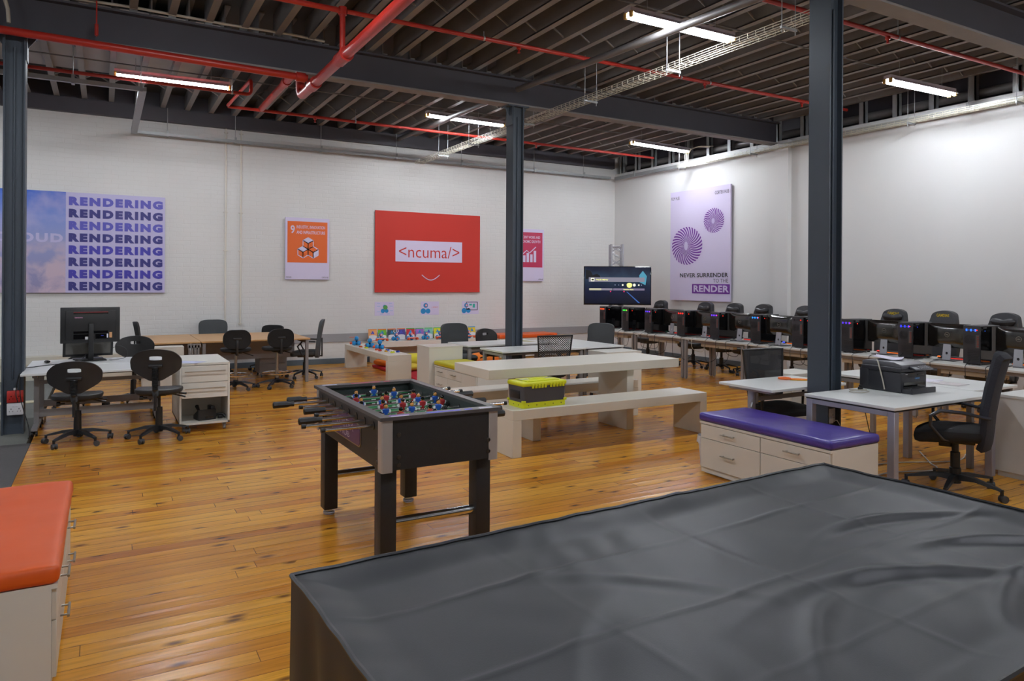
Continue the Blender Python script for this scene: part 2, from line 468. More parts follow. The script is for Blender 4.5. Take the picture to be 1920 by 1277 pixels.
# ceiling: dark boards over joists
cl = B(); cl.bx(WL, WX + .5, WF, WY + .2, 5.22, 5.3)
ceiling = struct(cl.build('ceiling', DECK, smooth=False))
cb_ = B(); cb_.bx(-2.6, 1.35, 10.0, 13.2, 5.05, 5.06); cb_.build('pale_board', mat('pale_grey_ceiling_board', '#a39e9c', .8, var=.1, scale=3), ceiling, smooth=False)
def joist(x, y0, y1, M=JOIST):
    b = B(); b.bx(x, x + .018, y0, y1, 4.94, 5.215); b.bx(x, x + .085, y0, y1, 4.935, 4.955); b.bx(x, x + .075, y0, y1, 5.2, 5.22)
    return b.build('joist', M, ceiling, smooth=False)
k = -21
xs2 = []
for k in range(-13, 21):
    x = 3.16 + .4165 * k
    if WL < x < WX + .3: joist(x, -1.5 if x > 4 else 4.3, 9.72); xs2.append(x)
xs1 = []
for k in range(-12, 20):
    x = 3.39 + .4165 * k
    if WL < x < WX + .3: joist(x, 9.68, WY); xs1.append(x)
def braces(xs, y):
    b = B()
    for a, c in zip(xs, xs[1:]):
        b.tube([(a + .02, y, 5.2), (c, y, 4.96)], .013, 4)
        b.tube([(a + .02, y + .05, 4.96), (c, y + .05, 5.2)], .013, 4)
    return b.build('bracing', JOIST, ceiling, smooth=False)
braces([x for x in xs2 if x > 2.5], 7.85); braces([x for x in xs2 if x > 5], 6.13)
braces([x for x in xs1 if x > -1], 11.6); braces([x for x in xs1 if x > -1], 13.43)
# studs and pipe over the right-hand wall
for i in range(16):
    y = 5.38 + .615 * i
    b = B(); b.bx(WX + .02, WX + .045, y, y + .10, 4.55, 5.2); b.bx(WX + .02, WX + .12, y, y + .02, 4.55, 5.2)
    b.build('wall_stud', GALV, ceiling, smooth=False)
b = B(); b.tube([(WX + .2, 3, 4.70), (WX + .2, 14.6, 4.70)], .07, 12)
tag(b.build('grey_pipe', GREYTUBE), 'long grey pipe lying on top of the white wall behind metal studs', 'pipe')

def beam(y, x0, x1, label):
    t = wthing('steel_beam', label, 'beam', (x0, y, 4.48))
    b = B(); b.bx(x0, x1, y - .012, y + .012, 4.50, 4.88)
    b.build('web', DARKPAINT, t, smooth=False)
    b = B(); b.bx(x0, x1, y - .105, y + .105, 4.478, 4.502); b.build('lower_flange', JOIST, t, smooth=False)
    b = B(); b.bx(x0, x1, y - .105, y + .105, 4.88, 4.905); b.build('upper_flange', DARKPAINT, t, smooth=False)
    return t
mb = beam(9.705, WL + .02, WX - .02, 'long charcoal steel beam carried by the slate column between the two white desks')
nb = beam(4.36, WL + .02, WX - .02, 'charcoal steel beam carried by the slate column beside the printer desk')

# columns: H-sections
def column(x, y, a, bw, label, cap=True):
    t = thing('steel_column', label, 'column', (x, y, 0))
    b = B(); tf = .016
    b.bx(-a / 2, -a / 2 + tf, -bw / 2, bw / 2, 0, 4.47); b.bx(a / 2 - tf, a / 2, -bw / 2, bw / 2, 0, 4.47); b.bx(-a / 2 + tf, a / 2 - tf, -bw / 2 + .05, bw / 2 - .05, 0, 4.47)
    b.build('h_section', COLPAINT, t, smooth=False)
    b = B(); b.tube([(-a / 2 + .10, -bw / 2 + .038, .62), (-a / 2 + .10, -bw / 2 + .038, 4.3)], .009, 8); b.build('conduit', COLPAINT, t)
    if cap:
        b = B()
        b.bx(-a / 2 - .012, -a / 2, -.1, .1, 4.17, 4.47); b.bx(a / 2, a / 2 + .012, -.1, .1, 4.17, 4.47)
        b.bx(-a / 2 - .09, a / 2 + .09, -bw / 2 - .01, bw / 2 + .01, 4.452, 4.474)
        b.prism([(0, 0), (.09, 0), (0, -.13)], (a / 2 + .012, 0, 4.452), (1, 0, 0), (0, 0, 1), .012)
        b.prism([(0, 0), (-.09, 0), (0, -.13)], (-a / 2 - .012, 0, 4.452), (1, 0, 0), (0, 0, 1), .012)
        b.build('bracket', COLPAINT, t, smooth=False)
    return t
column(-.872, 9.70, .205, .22, 'slate blue steel column beside the RENDERING poster with red and white sockets')
column(5.58, 9.70, .19, .215, 'slate blue steel column rising between the two white desks')
column(5.92, 4.40, .19, .225, 'thick slate blue steel column beside the desk with the printer', False)

# tube struts running between the columns
def pipe(name, pts, r, M, label, cat='pipe', n=10):
    b = B(); b.tube(pts, r, n); return tag(b.build(name, M), label, cat)
pipe('strut_tube', [(5.55, 14.74, 4.83), (5.55, 9.83, 4.72)], .045, GREYTUBE, 'grey steel tube strut from the middle column to the brick wall', 'strut')
pipe('strut_tube', [(5.55, 9.58, 4.715), (5.57, 4.48, 4.52)], .045, GREYTUBE, 'grey steel tube strut crossing in front of the twin tube lamp', 'strut')

# red sprinkler pipes
def elbow(pts, r=.09, n=4):
    """round the corners of a polyline"""
    pts = [Vector(p) for p in pts]; out = [pts[0]]
    for a, b, c in zip(pts, pts[1:], pts[2:]):
        d0 = (a - b).normalized(); d1 = (c - b).normalized(); q = min(r, (a - b).length * .45, (c - b).length * .45)
        p0, p1 = b + d0 * q, b + d1 * q
        for i in range(n + 1):
            t = i / n
            out.append(p0 * (1 - t) ** 2 + b * 2 * t * (1 - t) + p1 * t * t)
    return out + [pts[-1]]
def redpipe(label, pts, r, collars=(), heads=(), clamps=(), rods=()):
    t = wthing('sprinkler_pipe', label, 'pipe', tuple(pts[0]))
    b = B(); b.tube(elbow(pts, r * 2.6), r, 12); b.build('pipe', REDPIPE, t)
    for p, q, rr in collars:
        b = B(); b.tube([p, q], rr, 14); b.build('coupling', REDPIPE, t)
    for x, y, z in heads:
        h = B(); h.lathe([(.03, 0), (.03, -.03), (.014, -.034), (.014, -.07), (.022, -.074), (.022, -.08)], (x, y, z), 10)
        h.build('sprinkler_head', REDPIPE, t)
    for x, y, z in clamps:
        h = B(); h.tube([(x - .012, y, z), (x + .012, y, z)], r * 1.18, 12); h.tube([(x, y, z), (x, y, 4.93)], .005, 6); h.build('clamp', GALV, t)
    return t
redpipe('thick red sprinkler main crossing under the long beam', [(2.37, 2.5, 4.30), (2.37, 10.15, 4.30), (2.37, 10.15, 4.72)], .062,
        collars=[((2.37, 8.0, 4.30), (2.37, 8.25, 4.30), .078), ((2.37, 9.30, 4.30), (2.37, 9.52, 4.30), .08), ((2.37, 7.94, 4.3), (2.37, 8.0, 4.3), .085)])
redpipe('red sprinkler main continuing behind the long beam towards the brick wall', [(2.37, 10.35, 4.9), (2.37, 10.35, 4.73), (2.37, 13.0, 4.73)], .055,
        collars=[((2.37, 11.0, 4.73), (2.37, 11.16, 4.73), .068)])
redpipe('red pipe hugging the long beam above the RENDERING poster', [(-6.3, 9.53, 4.52), (2.30, 9.46, 4.38)], .045,
        collars=[((2.15, 9.461, 4.383), (2.27, 9.46, 4.381), .062)])
redpipe('thin red branch pipe in front of the long beam, rising off the main', [(2.37, 8.12, 4.38), (2.37, 8.12, 4.84), (1.2, 8.12, 4.84)], .032,
        collars=[((2.37, 8.12, 4.79), (2.37, 8.12, 4.88), .048)])
redpipe('long thin red branch pipe in front of the long beam with sprinkler heads', [(2.42, 8.12, 4.84), (11.5, 8.12, 4.84)], .027,
        heads=[(4.72, 8.12, 4.82), (8.05, 8.12, 4.82), (10.3, 8.12, 4.82)], clamps=[(4.2, 8.12, 4.84), (7.55, 8.12, 4.84), (8.15, 8.12, 4.84)])
redpipe('thin red branch pipe above the twin tube lamp near the white wall', [(4.2, 5.15, 4.67), (11.4, 5.15, 4.70)], .027,
        heads=[(8.05, 5.15, 4.66)], clamps=[(8.25, 5.15, 4.69), (5.8, 5.15, 4.68)])
redpipe('thin red branch pipe behind the long beam near the brick wall', [(1.82, 13.0, 4.70), (11.3, 13.05, 4.70)], .027,
        heads=[(3.3, 13, 4.68), (8.0, 13, 4.68)], clamps=[(4.05, 13.0, 4.70), (6.9, 13.02, 4.7)])
redpipe('red pipe with an upright loop beside the single tube lamp', [(-5.8, 11.53, 4.56), (1.93, 11.43, 4.56), (1.93, 11.43, 4.79), (1.81, 12.92, 4.70)], .026,
        clamps=[(1.66, 11.434, 4.56)])

b = B(); b.tube([(-.09, 9.50, 4.52), (-.09, 9.50, 4.93)], .008, 8); b.cyl((-.09, 9.50, 4.53), (-.09, 9.50, 4.66), .02, None, 10)
tag(b.build('drop_rod', REDPIPE), 'thin red drop rod holding the pipe above the RENDERING poster', 'rod')
for i in range(3):
    b = B(); b.tube([(11.32, 12.02 - .05 * i, 4.40), (11.32, 12.02 - .05 * i, 4.62), (11.34, 11.95 - .06 * i, 4.72), (11.42, 11.75 - .06 * i, 4.76), (11.5, 11.5 - .08 * i, 4.72)], .009, 6)
    tag(b.build('cream_cable', CREAMCABLE), 'cream cable arching out of the trunking above the purple poster', 'cable', 'cream cables above the purple poster')
# galvanised trunking with hangers
def trunk():
    t = wthing('cable_trunking', 'bent galvanised cable trunking hung along the brick wall', 'trunking', (.46, 11.4, 4.4))
    b = B()
    b.bx(-5.5, .51, 11.37, 11.43, 4.40, 4.46); b.bx(.41, .51, 11.43, 14.68, 4.40, 4.425); b.bx(.41, .42, 11.43, 14.68, 4.425, 4.46); b.bx(.5, .51, 11.43, 14.68, 4.425, 4.46)
    b.bx(.41, 11.3, 14.68, 14.78, 4.40, 4.408); b.bx(.51, 11.3, 14.68, 14.688, 4.40, 4.455)
    b.build('channel', GALV, t, smooth=False)
    for x, y in ((-.38, 11.4), (.44, 11.4), (1.01, 14.72), (2.2, 14.72), (3.86, 14.72), (5.49, 14.72), (7.06, 14.72), (9.0, 14.72), (10.46, 14.72)):
        h = B(); h.tube([(x, y, 4.46), (x, y, 4.93)], .006, 6); h.bx(x - .02, x + .02, y - .055, y - .045, 4.385, 4.50); h.bx(x - .02, x + .02, y - .055, y + .06, 4.385, 4.395)
        h.build('hanger', GALV, t, smooth=False)
    return t
trunk()
t = wthing('cable_trunking', 'galvanised cable trunking running along the top of the white wall', 'trunking', (11.47, 5, 4.4))
b = B(); b.bx(11.42, 11.428, 1, 14.7, 4.385, 4.455); b.bx(11.42, 11.50, 1, 14.7, 4.38, 4.388); b.build('channel', GALV, t, smooth=False)
for y in (13.9, 6.02):
    h = B(); h.tube([(11.44, y, 4.46), (11.44, y, 4.93)], .007, 6); h.bx(11.405, 11.42, y - .02, y + .02, 4.37, 4.5); h.build('hanger', GALV, t)

# wire cable baskets
WIRE = mat('cream_zinc_wire', '#c4c0b0', .45, .3)
def basket(label, x, y0, y1, z, wd, hang, step=.11):
    t = wthing('wire_cable_basket', label, 'cable tray', (x, y0, z))
    b = B(); h = wd / 2
    n = int((y1 - y0) / step)
    for i in range(n + 1):
        y = y0 + (y1 - y0) * i / n
        b.tube([(x - h, y, z + .055), (x - h, y, z), (x + h, y, z), (x + h, y, z + .055)], .0042, 4)
    for dx, dz in ((-h, .055), (-h, .028), (-h, 0), (-h / 3, 0), (h / 3, 0), (h, 0), (h, .028), (h, .055)):
        b.tube([(x + dx, y0, z + dz), (x + dx, y1, z + dz)], .0042, 5)
    b.build('wire_grid', WIRE, t)
    for y in hang:
        q = B(); q.bx(x - h - .03, x + h + .03, y - .012, y + .012, z - .03, z - .006); q.build('support_bar', GALV, t, smooth=False)
        for s in (-1, 1):
            q = B(); q.tube([(x + s * (h + .015), y, z - .07), (x + s * (h + .015), y, 4.93)], .005, 6); q.build('hanger_rod', GALV, t)
    return t
basket('wire cable basket hung across the middle of the ceiling', 5.97, 4.55, 14.6, 4.31, .17, (4.87, 6.55, 8.24, 9.95, 11.93, 13.3))
basket('wire cable basket hung along the white wall under the trunking', 11.24, 2.5, 12.1, 4.33, .15, (5.22, 6.79, 9.99, 12.02))
pipe('cream_cable', [(-.92, 9.52, 4.53), (-.93, 9.53, 4.68), (-1.0, 9.56, 4.95)], .02, CREAMCABLE, 'short cream cable curving over the red pipe by the end column', 'cable')
pipe('cream_cable', [(-.6, 9.58, 4.93), (.28, 9.57, 4.95), (1.3, 9.57, 4.94), (2.1, 9.57, 4.955), (2.55, 9.57, 4.94)], .017, CREAMCABLE, 'long cream cable clipped to the top of the long beam', 'cable')
pipe('lamp_conduit', [(-1, 11.96, 4.90), (9.5, 12.0, 4.90)], .01, GREYTUBE, 'thin grey conduit linking the lamps behind the long beam', 'conduit', 6)
pipe('lamp_conduit', [(2.6, 6.35, 4.90), (9.8, 6.4, 4.90)], .01, GREYTUBE, 'thin grey conduit linking the lamps in front of the long beam', 'conduit', 6)
for x, lab in ((2.05, 'cream conduit pipe down the brick wall beside the RENDERING poster'), (2.33, 'cream conduit pipe down the brick wall ending in a low bracket')):
    b = B(); b.tube([(x, WY - .02, .64 if x < 2.2 else .85), (x, WY - .02, 4.75)], .018, 10)
    t = tag(b.build('conduit_pipe', mat('cream_wall_paint', '#d8d2c8', .6)), lab, 'conduit')
    for z in (.87, 2.3, 3.05, 4.6):
        q = B(); q.bx(x - .035, x + .035, WY - .045, WY, z, z + .02); q.build('clip', mat('cream_clip', '#d2ccc2', .6), t, smooth=False)

# ------------------------------------------------------------------ fluorescent lamps
def make_lamp(twin=True, hang=.2):
    t = thing('fluorescent_lamp', '', 'lamp', (0, 0, 0), 0, 'fluorescent batten lamps')
    b = B(); b.bx(-.77, .77, -.055, .055, .03, .085, .006)
    b.prism([(-.10, .0), (-.055, .05), (.055, .05), (.10, .0), (.094, .0), (.05, .043), (-.05, .043), (-.094, .0)], (0, 0, 0.0), (0, 1, 0), (0, 0, 1), 1.48)
    b.build('batten', FIXBODY, t, smooth=False)
    for y in ((-.045, .045) if twin else (0,)):
        b = B(); b.tube([(-.74, y, -.005), (.74, y, -.005)], .0165, 10); b.build('tube', TUBE, t)
        for s in (-1, 1):
            b = B(); b.bx(s * .755 - .016, s * .755 + .016, y - .022, y + .022, -.028, .04, .005); b.build('lamp_holder', TUBECAP, t)
    for s in (-.5, .5):
        b = B(); b.tube([(s, 0, .0805), (s, 0, .0805 + hang)], .004, 6); b.build('suspension_wire', GALV, t)
    return t
LAMPS = [((.885, 11.66, 4.66), -3, 1.55, True, 'fluorescent lamp hanging above the desks by the RENDERING poster'),
         ((5.98, 12.27, 4.805), 1.5, 1.655, True, 'fluorescent lamp behind the grey strut next to the middle column'),
         ((10.39, 11.78, 4.65), 5, 1.74, True, 'fluorescent lamp above the tall purple poster'),
         ((5.75, 6.16, 4.65), 0, 1.60, True, 'twin tube fluorescent lamp crossed by the grey strut'),
         ((10.22, 6.03, 4.56), -2, 1.53, True, 'twin tube fluorescent lamp throwing light on the white wall'),
         ((.95, 6.2, 4.65), 0, 1.6, True, 'fluorescent lamp hanging over the football table, above the frame'),
         ((.95, .7, 4.65), 0, 1.6, True, 'fluorescent lamp over the covered table, behind the camera'),
         ((5.7, .7, 4.65), 0, 1.6, True, 'fluorescent lamp between the camera and the office chair'),
         ((10.3, .7, 4.65), 0, 1.6, True, 'fluorescent lamp near the white wall, out of frame'),
         ((-3.8, 12.7, 4.65), 0, 1.6, True, 'fluorescent lamp beyond the end column, out of frame'),
         ((-3.8, 6.2, 4.65), 0, 1.6, True, 'fluorescent lamp over the carpet, out of frame'),
         ((-3.8, .7, 4.65), 0, 1.6, True, 'fluorescent lamp over the carpet behind the camera')]
for p, a, ln, tw, lab in LAMPS:
    o = make_lamp(tw, 4.934 - p[2] - .0805)
    o.location = p; o.rotation_euler.z = R(a); o.scale.x = ln / 1.54; o['label'] = lab

# ------------------------------------------------------------------ wall posters
LILAC = mat('lilac_print', '#cfc6e2', .5, var=.01); LILACB = mat('blue_lilac_print', '#b9b3d8', .5, var=.01)
NAVY = mat('navy_print', '#2d2b78', .5); INDIGO = mat('indigo_print', '#3d36a4', .5); VIOLETBLUE = mat('soft_violet_blue_print', '#5451b4', .5)
DARKINK = mat('dark_ink', '#2b2a30', .6)
POSTRED = mat('red_print', '#bd2a1c', .65, var=.01); POSTORANGE = mat('orange_print', '#dd6420', .5, var=.02); POSTPINK = mat('crimson_print', '#b52a52', .5, var=.02)
PURPRINT = mat('purple_print', '#6c2c93', .5)
def board(name, label, pl, w, h, M, th=.03, cat='poster'):
    t = wthing(name, label, cat, tuple(pl.o))
    b = B(); b.prism([(0, 0), (w, 0), (w, h), (0, h)], pl.o + pl.n * (-th / 2), pl.u, pl.v, th)
    b.build('board', M, t, smooth=False)
    return t
# RENDERING poster
pl = Plane((-2.55, WY - .055, 1.495), (1, 0, 0), (0, 0, 1))
t = board('poster', 'large wall poster printed with RENDERING eight times beside a cloudy sky', pl, 3.535, 1.775, LILACB)
rect_part('cloud_picture', pl, 0, 1.96, 0, 1.775, cloud_material(), t)
cols = [VIOLETBLUE, NAVY, VIOLETBLUE, NAVY, INDIGO, NAVY, INDIGO, NAVY]
for i, c in enumerate(cols):
    y1 = 1.70 - i * .215
    lettering('RENDERING', pl, 2.005, 3.495, y1 - .155, y1, c, t, bold=.075, sp=1.34)
lettering('CLOUD', pl, .92, 1.92, .88, 1.04, LILACB, t, bold=.045, sp=1.2)
# industry poster
pl = Plane((3.18, WY - .055, 1.76), (1, 0, 0), (0, 0, 1))
t = board('poster', 'white bordered orange wall poster with number 9 and stacked cubes', pl, .89, 1.26, LILAC)
rect_part('orange_panel', pl, .04, .85, .345, 1.185, POSTORANGE, t)
lettering('9', pl, .10, .185, .935, 1.10, LILAC, t, bold=.02)
lettering('INDUSTRY, INNOVATION', pl, .22, .80, 1.03, 1.105, LILAC, t, bold=.01)
lettering('AND INFRASTRUCTURE', pl, .22, .80, .93, .995, LILAC, t, bold=.01)
def cube_icon(cx, cy, s, solid):
    b = B(); c, h = s * .866, s * .5
    top = [(0, 0), (c, h), (0, 2 * h), (-c, h)]; lf = [(0, 0), (-c, h), (-c, h - s), (0, -s)]; rt = [(0, 0), (c, h), (c, h - s), (0, -s)]
    for q, f in ((top, solid == 't'), (lf, solid == 'l'), (rt, solid == 'r')):
        if f: b.prism([(cx + x, cy + y) for x, y in q], pl.p(0, 0, .004), pl.u, pl.v, .002)
        for (x0, y0), (x1, y1) in zip(q, q[1:] + q[:1]):
            d = Vector((x1 - x0, y1 - y0)).normalized() * .0; nn = Vector((-(y1 - y0), x1 - x0)).normalized() * .008
            b.prism([(cx + x0 + nn.x, cy + y0 + nn.y), (cx + x1 + nn.x, cy + y1 + nn.y), (cx + x1 - nn.x, cy + y1 - nn.y), (cx + x0 - nn.x, cy + y0 - nn.y)], pl.p(0, 0, .005), pl.u, pl.v, .002)
    b.build('cube_symbol', LILAC, t, smooth=False)
cube_icon(.455, .74, .12, 't'); cube_icon(.351, .56, .12, 't'); cube_icon(.559, .56, .12, 'r')
lettering('FILM HUB', pl, .02, .12, .03, .06, DARKINK, t); lettering('CORTEX HUB', pl, .74, .87, .03, .06, DARKINK, t)
# red poster
pl = Plane((5.065, WY - .055, 1.495), (1, 0, 0), (0, 0, 1))
t = board('poster', 'large red wall poster with a smile and a white box reading ncuma', pl, 2.53, 1.77, POSTRED)
rect_part('white_box', pl, .46, 2.07, .675, 1.14, LILAC, t)
lettering('<ncuma/>', pl, .54, 2.0, .765, 1.03, POSTRED, t, bold=-.004)
b = B(); pts = [pl.p(1.08 + .43 * i / 16, .385 - .115 * math.sin(math.pi * i / 16), .004) for i in range(17)]
b.tube(pts, .011, 6); b.build('smile', LILAC, t)
# crimson poster behind the column
pl = Plane((8.46, WY - .055, 1.76), (1, 0, 0), (0, 0, 1))
t = board('poster', 'crimson wall poster with bar chart partly behind the middle column', pl, .89, 1.26, LILAC)
rect_part('crimson_panel', pl, .04, .85, .335, 1.18, POSTPINK, t)
lettering('8', pl, .10, .185, .935, 1.10, LILAC, t, bold=.02)
lettering('DECENT WORK AND', pl, .22, .78, 1.03, 1.095, LILAC, t, bold=.01); lettering('ECONOMIC GROWTH', pl, .22, .79, .925, .99, LILAC, t, bold=.01)
b = B()
for i, h in enumerate((.16, .22, .19, .28)): b.prism([(.30 + i * .1, .46), (.37 + i * .1, .46), (.37 + i * .1, .46 + h), (.30 + i * .1, .46 + h)], pl.p(0, 0, .004), pl.u, pl.v, .002)
b.tube([pl.p(.27, .64, .006), pl.p(.40, .74, .006), pl.p(.48, .68, .006), pl.p(.66, .83, .006)], .014, 4)
b.build('chart_symbol', LILAC, t, smooth=False)
lettering('CORTEX HUB', pl, .74, .87, .03, .06, DARKINK, t)
# purple poster on the white wall
pl = Plane((WX - .065, 12.68, 1.34), (0, -1, 0), (0, 0, 1))
t = board('poster', 'tall lilac wall poster with two striped purple rings reading NEVER SURRENDER', pl, 1.84, 2.5, LILAC, .04)
def striped_ring(cx, cy, rx, ry, ix, iy, irx, iry, n, tw):
    b = B()
    for k in range(n):
        A = []; Z = []
        for i in range(9):
            f = i / 8
            for lst, da in ((A, 0), (Z, .5)):
                a = 2 * math.pi * (k + da) / n + tw * (1 - f) ** 1.0
                px = (ix + irx * math.cos(a + .6)) * (1 - f) + (cx + rx * math.cos(a)) * f
                py = (iy + iry * math.sin(a + .6)) * (1 - f) + (cy + ry * math.sin(a)) * f
                lst.append(pl.p(px, py, .004))
        va = [b.bm.verts.new(p) for p in A]; vz = [b.bm.verts.new(p) for p in Z]
        for i in range(8): b.bm.faces.new((va[i], va[i + 1], vz[i + 1], vz[i]))
    b.build('striped_ring', PURPRINT, t, smooth=False)
striped_ring(.545, 1.24, .485, .43, .52, 1.24, .06, .10, 32, -.75)
striped_ring(1.37, 1.76, .30, .27, 1.35, 1.75, .045, .06, 30, -.75)
lettering('FILM HUB', pl, .03, .30, 2.31, 2.385, DARKINK, t); lettering('CORTEX HUB', pl, 1.40, 1.80, 2.32, 2.395, DARKINK, t)
lettering('NEVER SURRENDER', pl, .33, 1.79, .525, .62, DARKINK, t, bold=.022, sp=1.05); lettering('TO THE', pl, 1.36, 1.79, .41, .49, DARKINK, t, bold=-.008)
rect_part('purple_box', pl, .72, 1.835, .165, .375, PURPRINT, t); lettering('RENDER', pl, .77, 1.815, .20, .345, LILAC, t, bold=.035, sp=1.06, off=.006)
# paper sheets with drawings of ball robots
ROBOBLUE = mat('robot_blue_print', '#2287c4', .5); ROBOORANGE = mat('robot_orange_print', '#e2602c', .5); PALEBLUE = mat('pale_blue_print', '#9db7dc', .7); TEAL = mat('teal_print', '#2aa79a', .6); GREENINK = mat('green_print', '#4f9a4a', .6)
def disc(pl, cx, cy, r, M, parent, off, name):
    b = B(); b.prism([(cx + r * math.cos(2 * math.pi * i / 18), cy + r * math.sin(2 * math.pi * i / 18)) for i in range(18)], pl.p(0, 0, off), pl.u, pl.v, .001); return b.build(name, M, parent, smooth=False)
def robot_print(pl, cx, cy, s, t):
    for dx, dy, r, M, o in ((-.5, -.55, .55, ROBOBLUE, .002), (.5, -.55, .5, ROBOBLUE, .003), (.0, .55, .48, ROBOBLUE, .004), (.08, .55, .26, ROBOORANGE, .005), (.08, .55, .16, LILAC, .006)):
        disc(pl, cx + dx * s, cy + dy * s, r * s, M, t, o, 'printed_robot')
for i, (x, wd, lab) in enumerate(((5.08, .435, 'paper sheet on the brick wall with a robot diagram and pale blue notes'), (6.15, .44, 'paper sheet on the brick wall with a blue robot and orange writing'), (7.17, .43, 'paper sheet on the brick wall with a blue robot and a tablet'))):
    pl = Plane((x, WY - .004, .985), (1, 0, 0), (0, 0, 1))
    t = board('paper_sheet', lab, pl, wd, .30, LILAC, .003, 'paper')
    if i == 0:
        robot_print(pl, .225, .15, .085, t); disc(pl, .24, .18, .05, GREENINK, t, .007, 'printed_board')
        b = B()
        for xx, yy in ((.05, .26), (.05, .2), (.05, .08), (.32, .26), (.34, .2), (.34, .1), (.12, .03), (.27, .03)): b.prism([(xx, yy), (xx + .07, yy), (xx + .07, yy + .012), (xx, yy + .012)], pl.p(0, 0, .003), pl.u, pl.v, .001)
        b.build('printed_notes', PALEBLUE, t, smooth=False)
    if i == 1:
        robot_print(pl, .115, .15, .115, t); lettering('A ROBOT', pl, .26, .42, .16, .185, ROBOORANGE, t, off=.003)
    if i == 2:
        q = rect_part('printed_tablet', pl, .10, .40, .09, .285, DARKINK, t, .002, .001); rect_part('printed_screen', pl, .115, .38, .105, .27, LILAC, t, .003, .001)
        rect_part('printed_tile', pl, .18, .25, .20, .24, TEAL, t, .004, .001); rect_part('printed_tile', pl, .27, .33, .15, .24, TEAL, t, .004, .001)
        robot_print(pl, .105, .145, .11, t)
# ------------------------------------------------------------------ chair builders
def casters_and_star(t, rad, phase, arm_z=.115, M=BLACKPL, hub_r=.04, cr=.028):
    b = B(); b.cyl((0, 0, .075), (0, 0, .155), hub_r, hub_r * .85, 14)
    for k in range(5):
        a = phase + 2 * math.pi * k / 5; c, s_ = math.cos(a), math.sin(a)
        u = Vector((c, s_, 0)); v = Vector((-s_, c, 0))
        A = []
        for f, hw, zt, zb in ((.02, .034, arm_z + .03, arm_z - .025), (.45, .026, arm_z + .022, arm_z - .008), (.9, .019, arm_z - .012, arm_z - .032), (1.0, .018, arm_z - .024, arm_z - .038)):
            p = u * rad * f
            A.append([b.bm.verts.new(p + v * sx * hw + Vector((0, 0, z))) for sx, z in ((-1, zb), (1, zb), (.75, zt), (-.75, zt))])
        for q, r in zip(A, A[1:]):
            for i in range(4): b.bm.faces.new((q[i], q[(i + 1) % 4], r[(i + 1) % 4], r[i]))
        b.bm.faces.new(A[0][::-1]); b.bm.faces.new(A[-1])
        b.cyl(u * rad + Vector((0, 0, .055)), u * rad + Vector((0, 0, arm_z - .022)), .013, None, 8)
    b.build('star_base', M, t)
    for k in range(5):
        a = phase + 2 * math.pi * k / 5
        p = Vector((math.cos(a), math.sin(a), 0)) * rad
        ca = a + 1.1; d = Vector((math.cos(ca), math.sin(ca), 0)); e = Vector((-d.y, d.x, 0))
        q = B()
        for s_ in (-1, 1):
            q.cyl(p + d * .012 + e * s_ * .008 + Vector((0, 0, cr)), p + d * .012 + e * s_ * .024 + Vector((0, 0, cr)), cr, None, 12)
        q.cyl(p + d * .012 - e * .026 + Vector((0, 0, cr + .006)), p + d * .012 + e * .026 + Vector((0, 0, cr + .006)), cr * .8, None, 10)
        q.build('caster', RUBBER, t)

def padded_seat(name, w, d, z0, z1, M, t, front_drop=.0, r=.12, crown=.012, cy=0.):
    """cushion: rounded outline, domed top, tucked bottom"""
    out = rrect(w, d, r, 7)
    b = B(); n = len(out)
    lev = [(.86, z0), (.97, z0 + (z1 - z0) * .25), (1.0, z0 + (z1 - z0) * .6), (.985, z0 + (z1 - z0) * .88), (.92, z1), (.6, z1 + crown * .7), (.25, z1 + crown)]
    rings = []
    for s_, z in lev:
        rings.append([b.bm.verts.new((x * s_, y * s_ + cy, z - front_drop * max(0, (y * s_) / d) ** 2 * 4)) for x, y in out])
    for q, k in zip(rings, rings[1:]):
        for i in range(n): b.bm.faces.new((q[i], q[(i + 1) % n], k[(i + 1) % n], k[i]))
    b.bm.faces.new(rings[0][::-1]); b.bm.faces.new(rings[-1])
    return b.build(name, M, t)

def back_shell(name, outline, holes, th, curve, tilt, o, M, t):
    """curved back: outline in (x, z); o = lower centre; sitter faces +y"""
    def fn(x, y, d):
        yy = -(curve * x * x) * -1.0
        return Vector((o[0] + x, o[1] + yy + d - y * tilt, o[2] + y))
    b = B(); b.plate(outline, holes, fn, th)
    ob = b.build(name, M, t)
    m_ = ob.modifiers.new('soft', 'BEVEL'); m_.width = .006; m_.segments = 2; m_.limit_method = 'ANGLE'; m_.angle_limit = R(50)
    return ob

def dense(pts, n=3):
    out = []
    for a, b in zip(pts, pts[1:] + pts[:1]):
        for i in range(n): out.append((a[0] + (b[0] - a[0]) * i / n, a[1] + (b[1] - a[1]) * i / n))
    return out
def spline(pts, n=6):
    """closed Catmull-Rom through 2D points"""
    out = []; N = len(pts)
    for i in range(N):
        p0, p1, p2, p3 = pts[i - 1], pts[i], pts[(i + 1) % N], pts[(i + 2) % N]
        for k in range(n):
            t = k / n
            out.append(tuple(.5 * (2 * p1[j] + (p2[j] - p0[j]) * t + (2 * p0[j] - 5 * p1[j] + 4 * p2[j] - p3[j]) * t * t + (3 * p1[j] - p0[j] - 3 * p2[j] + p3[j]) * t ** 3) for j in (0, 1)))
    return out

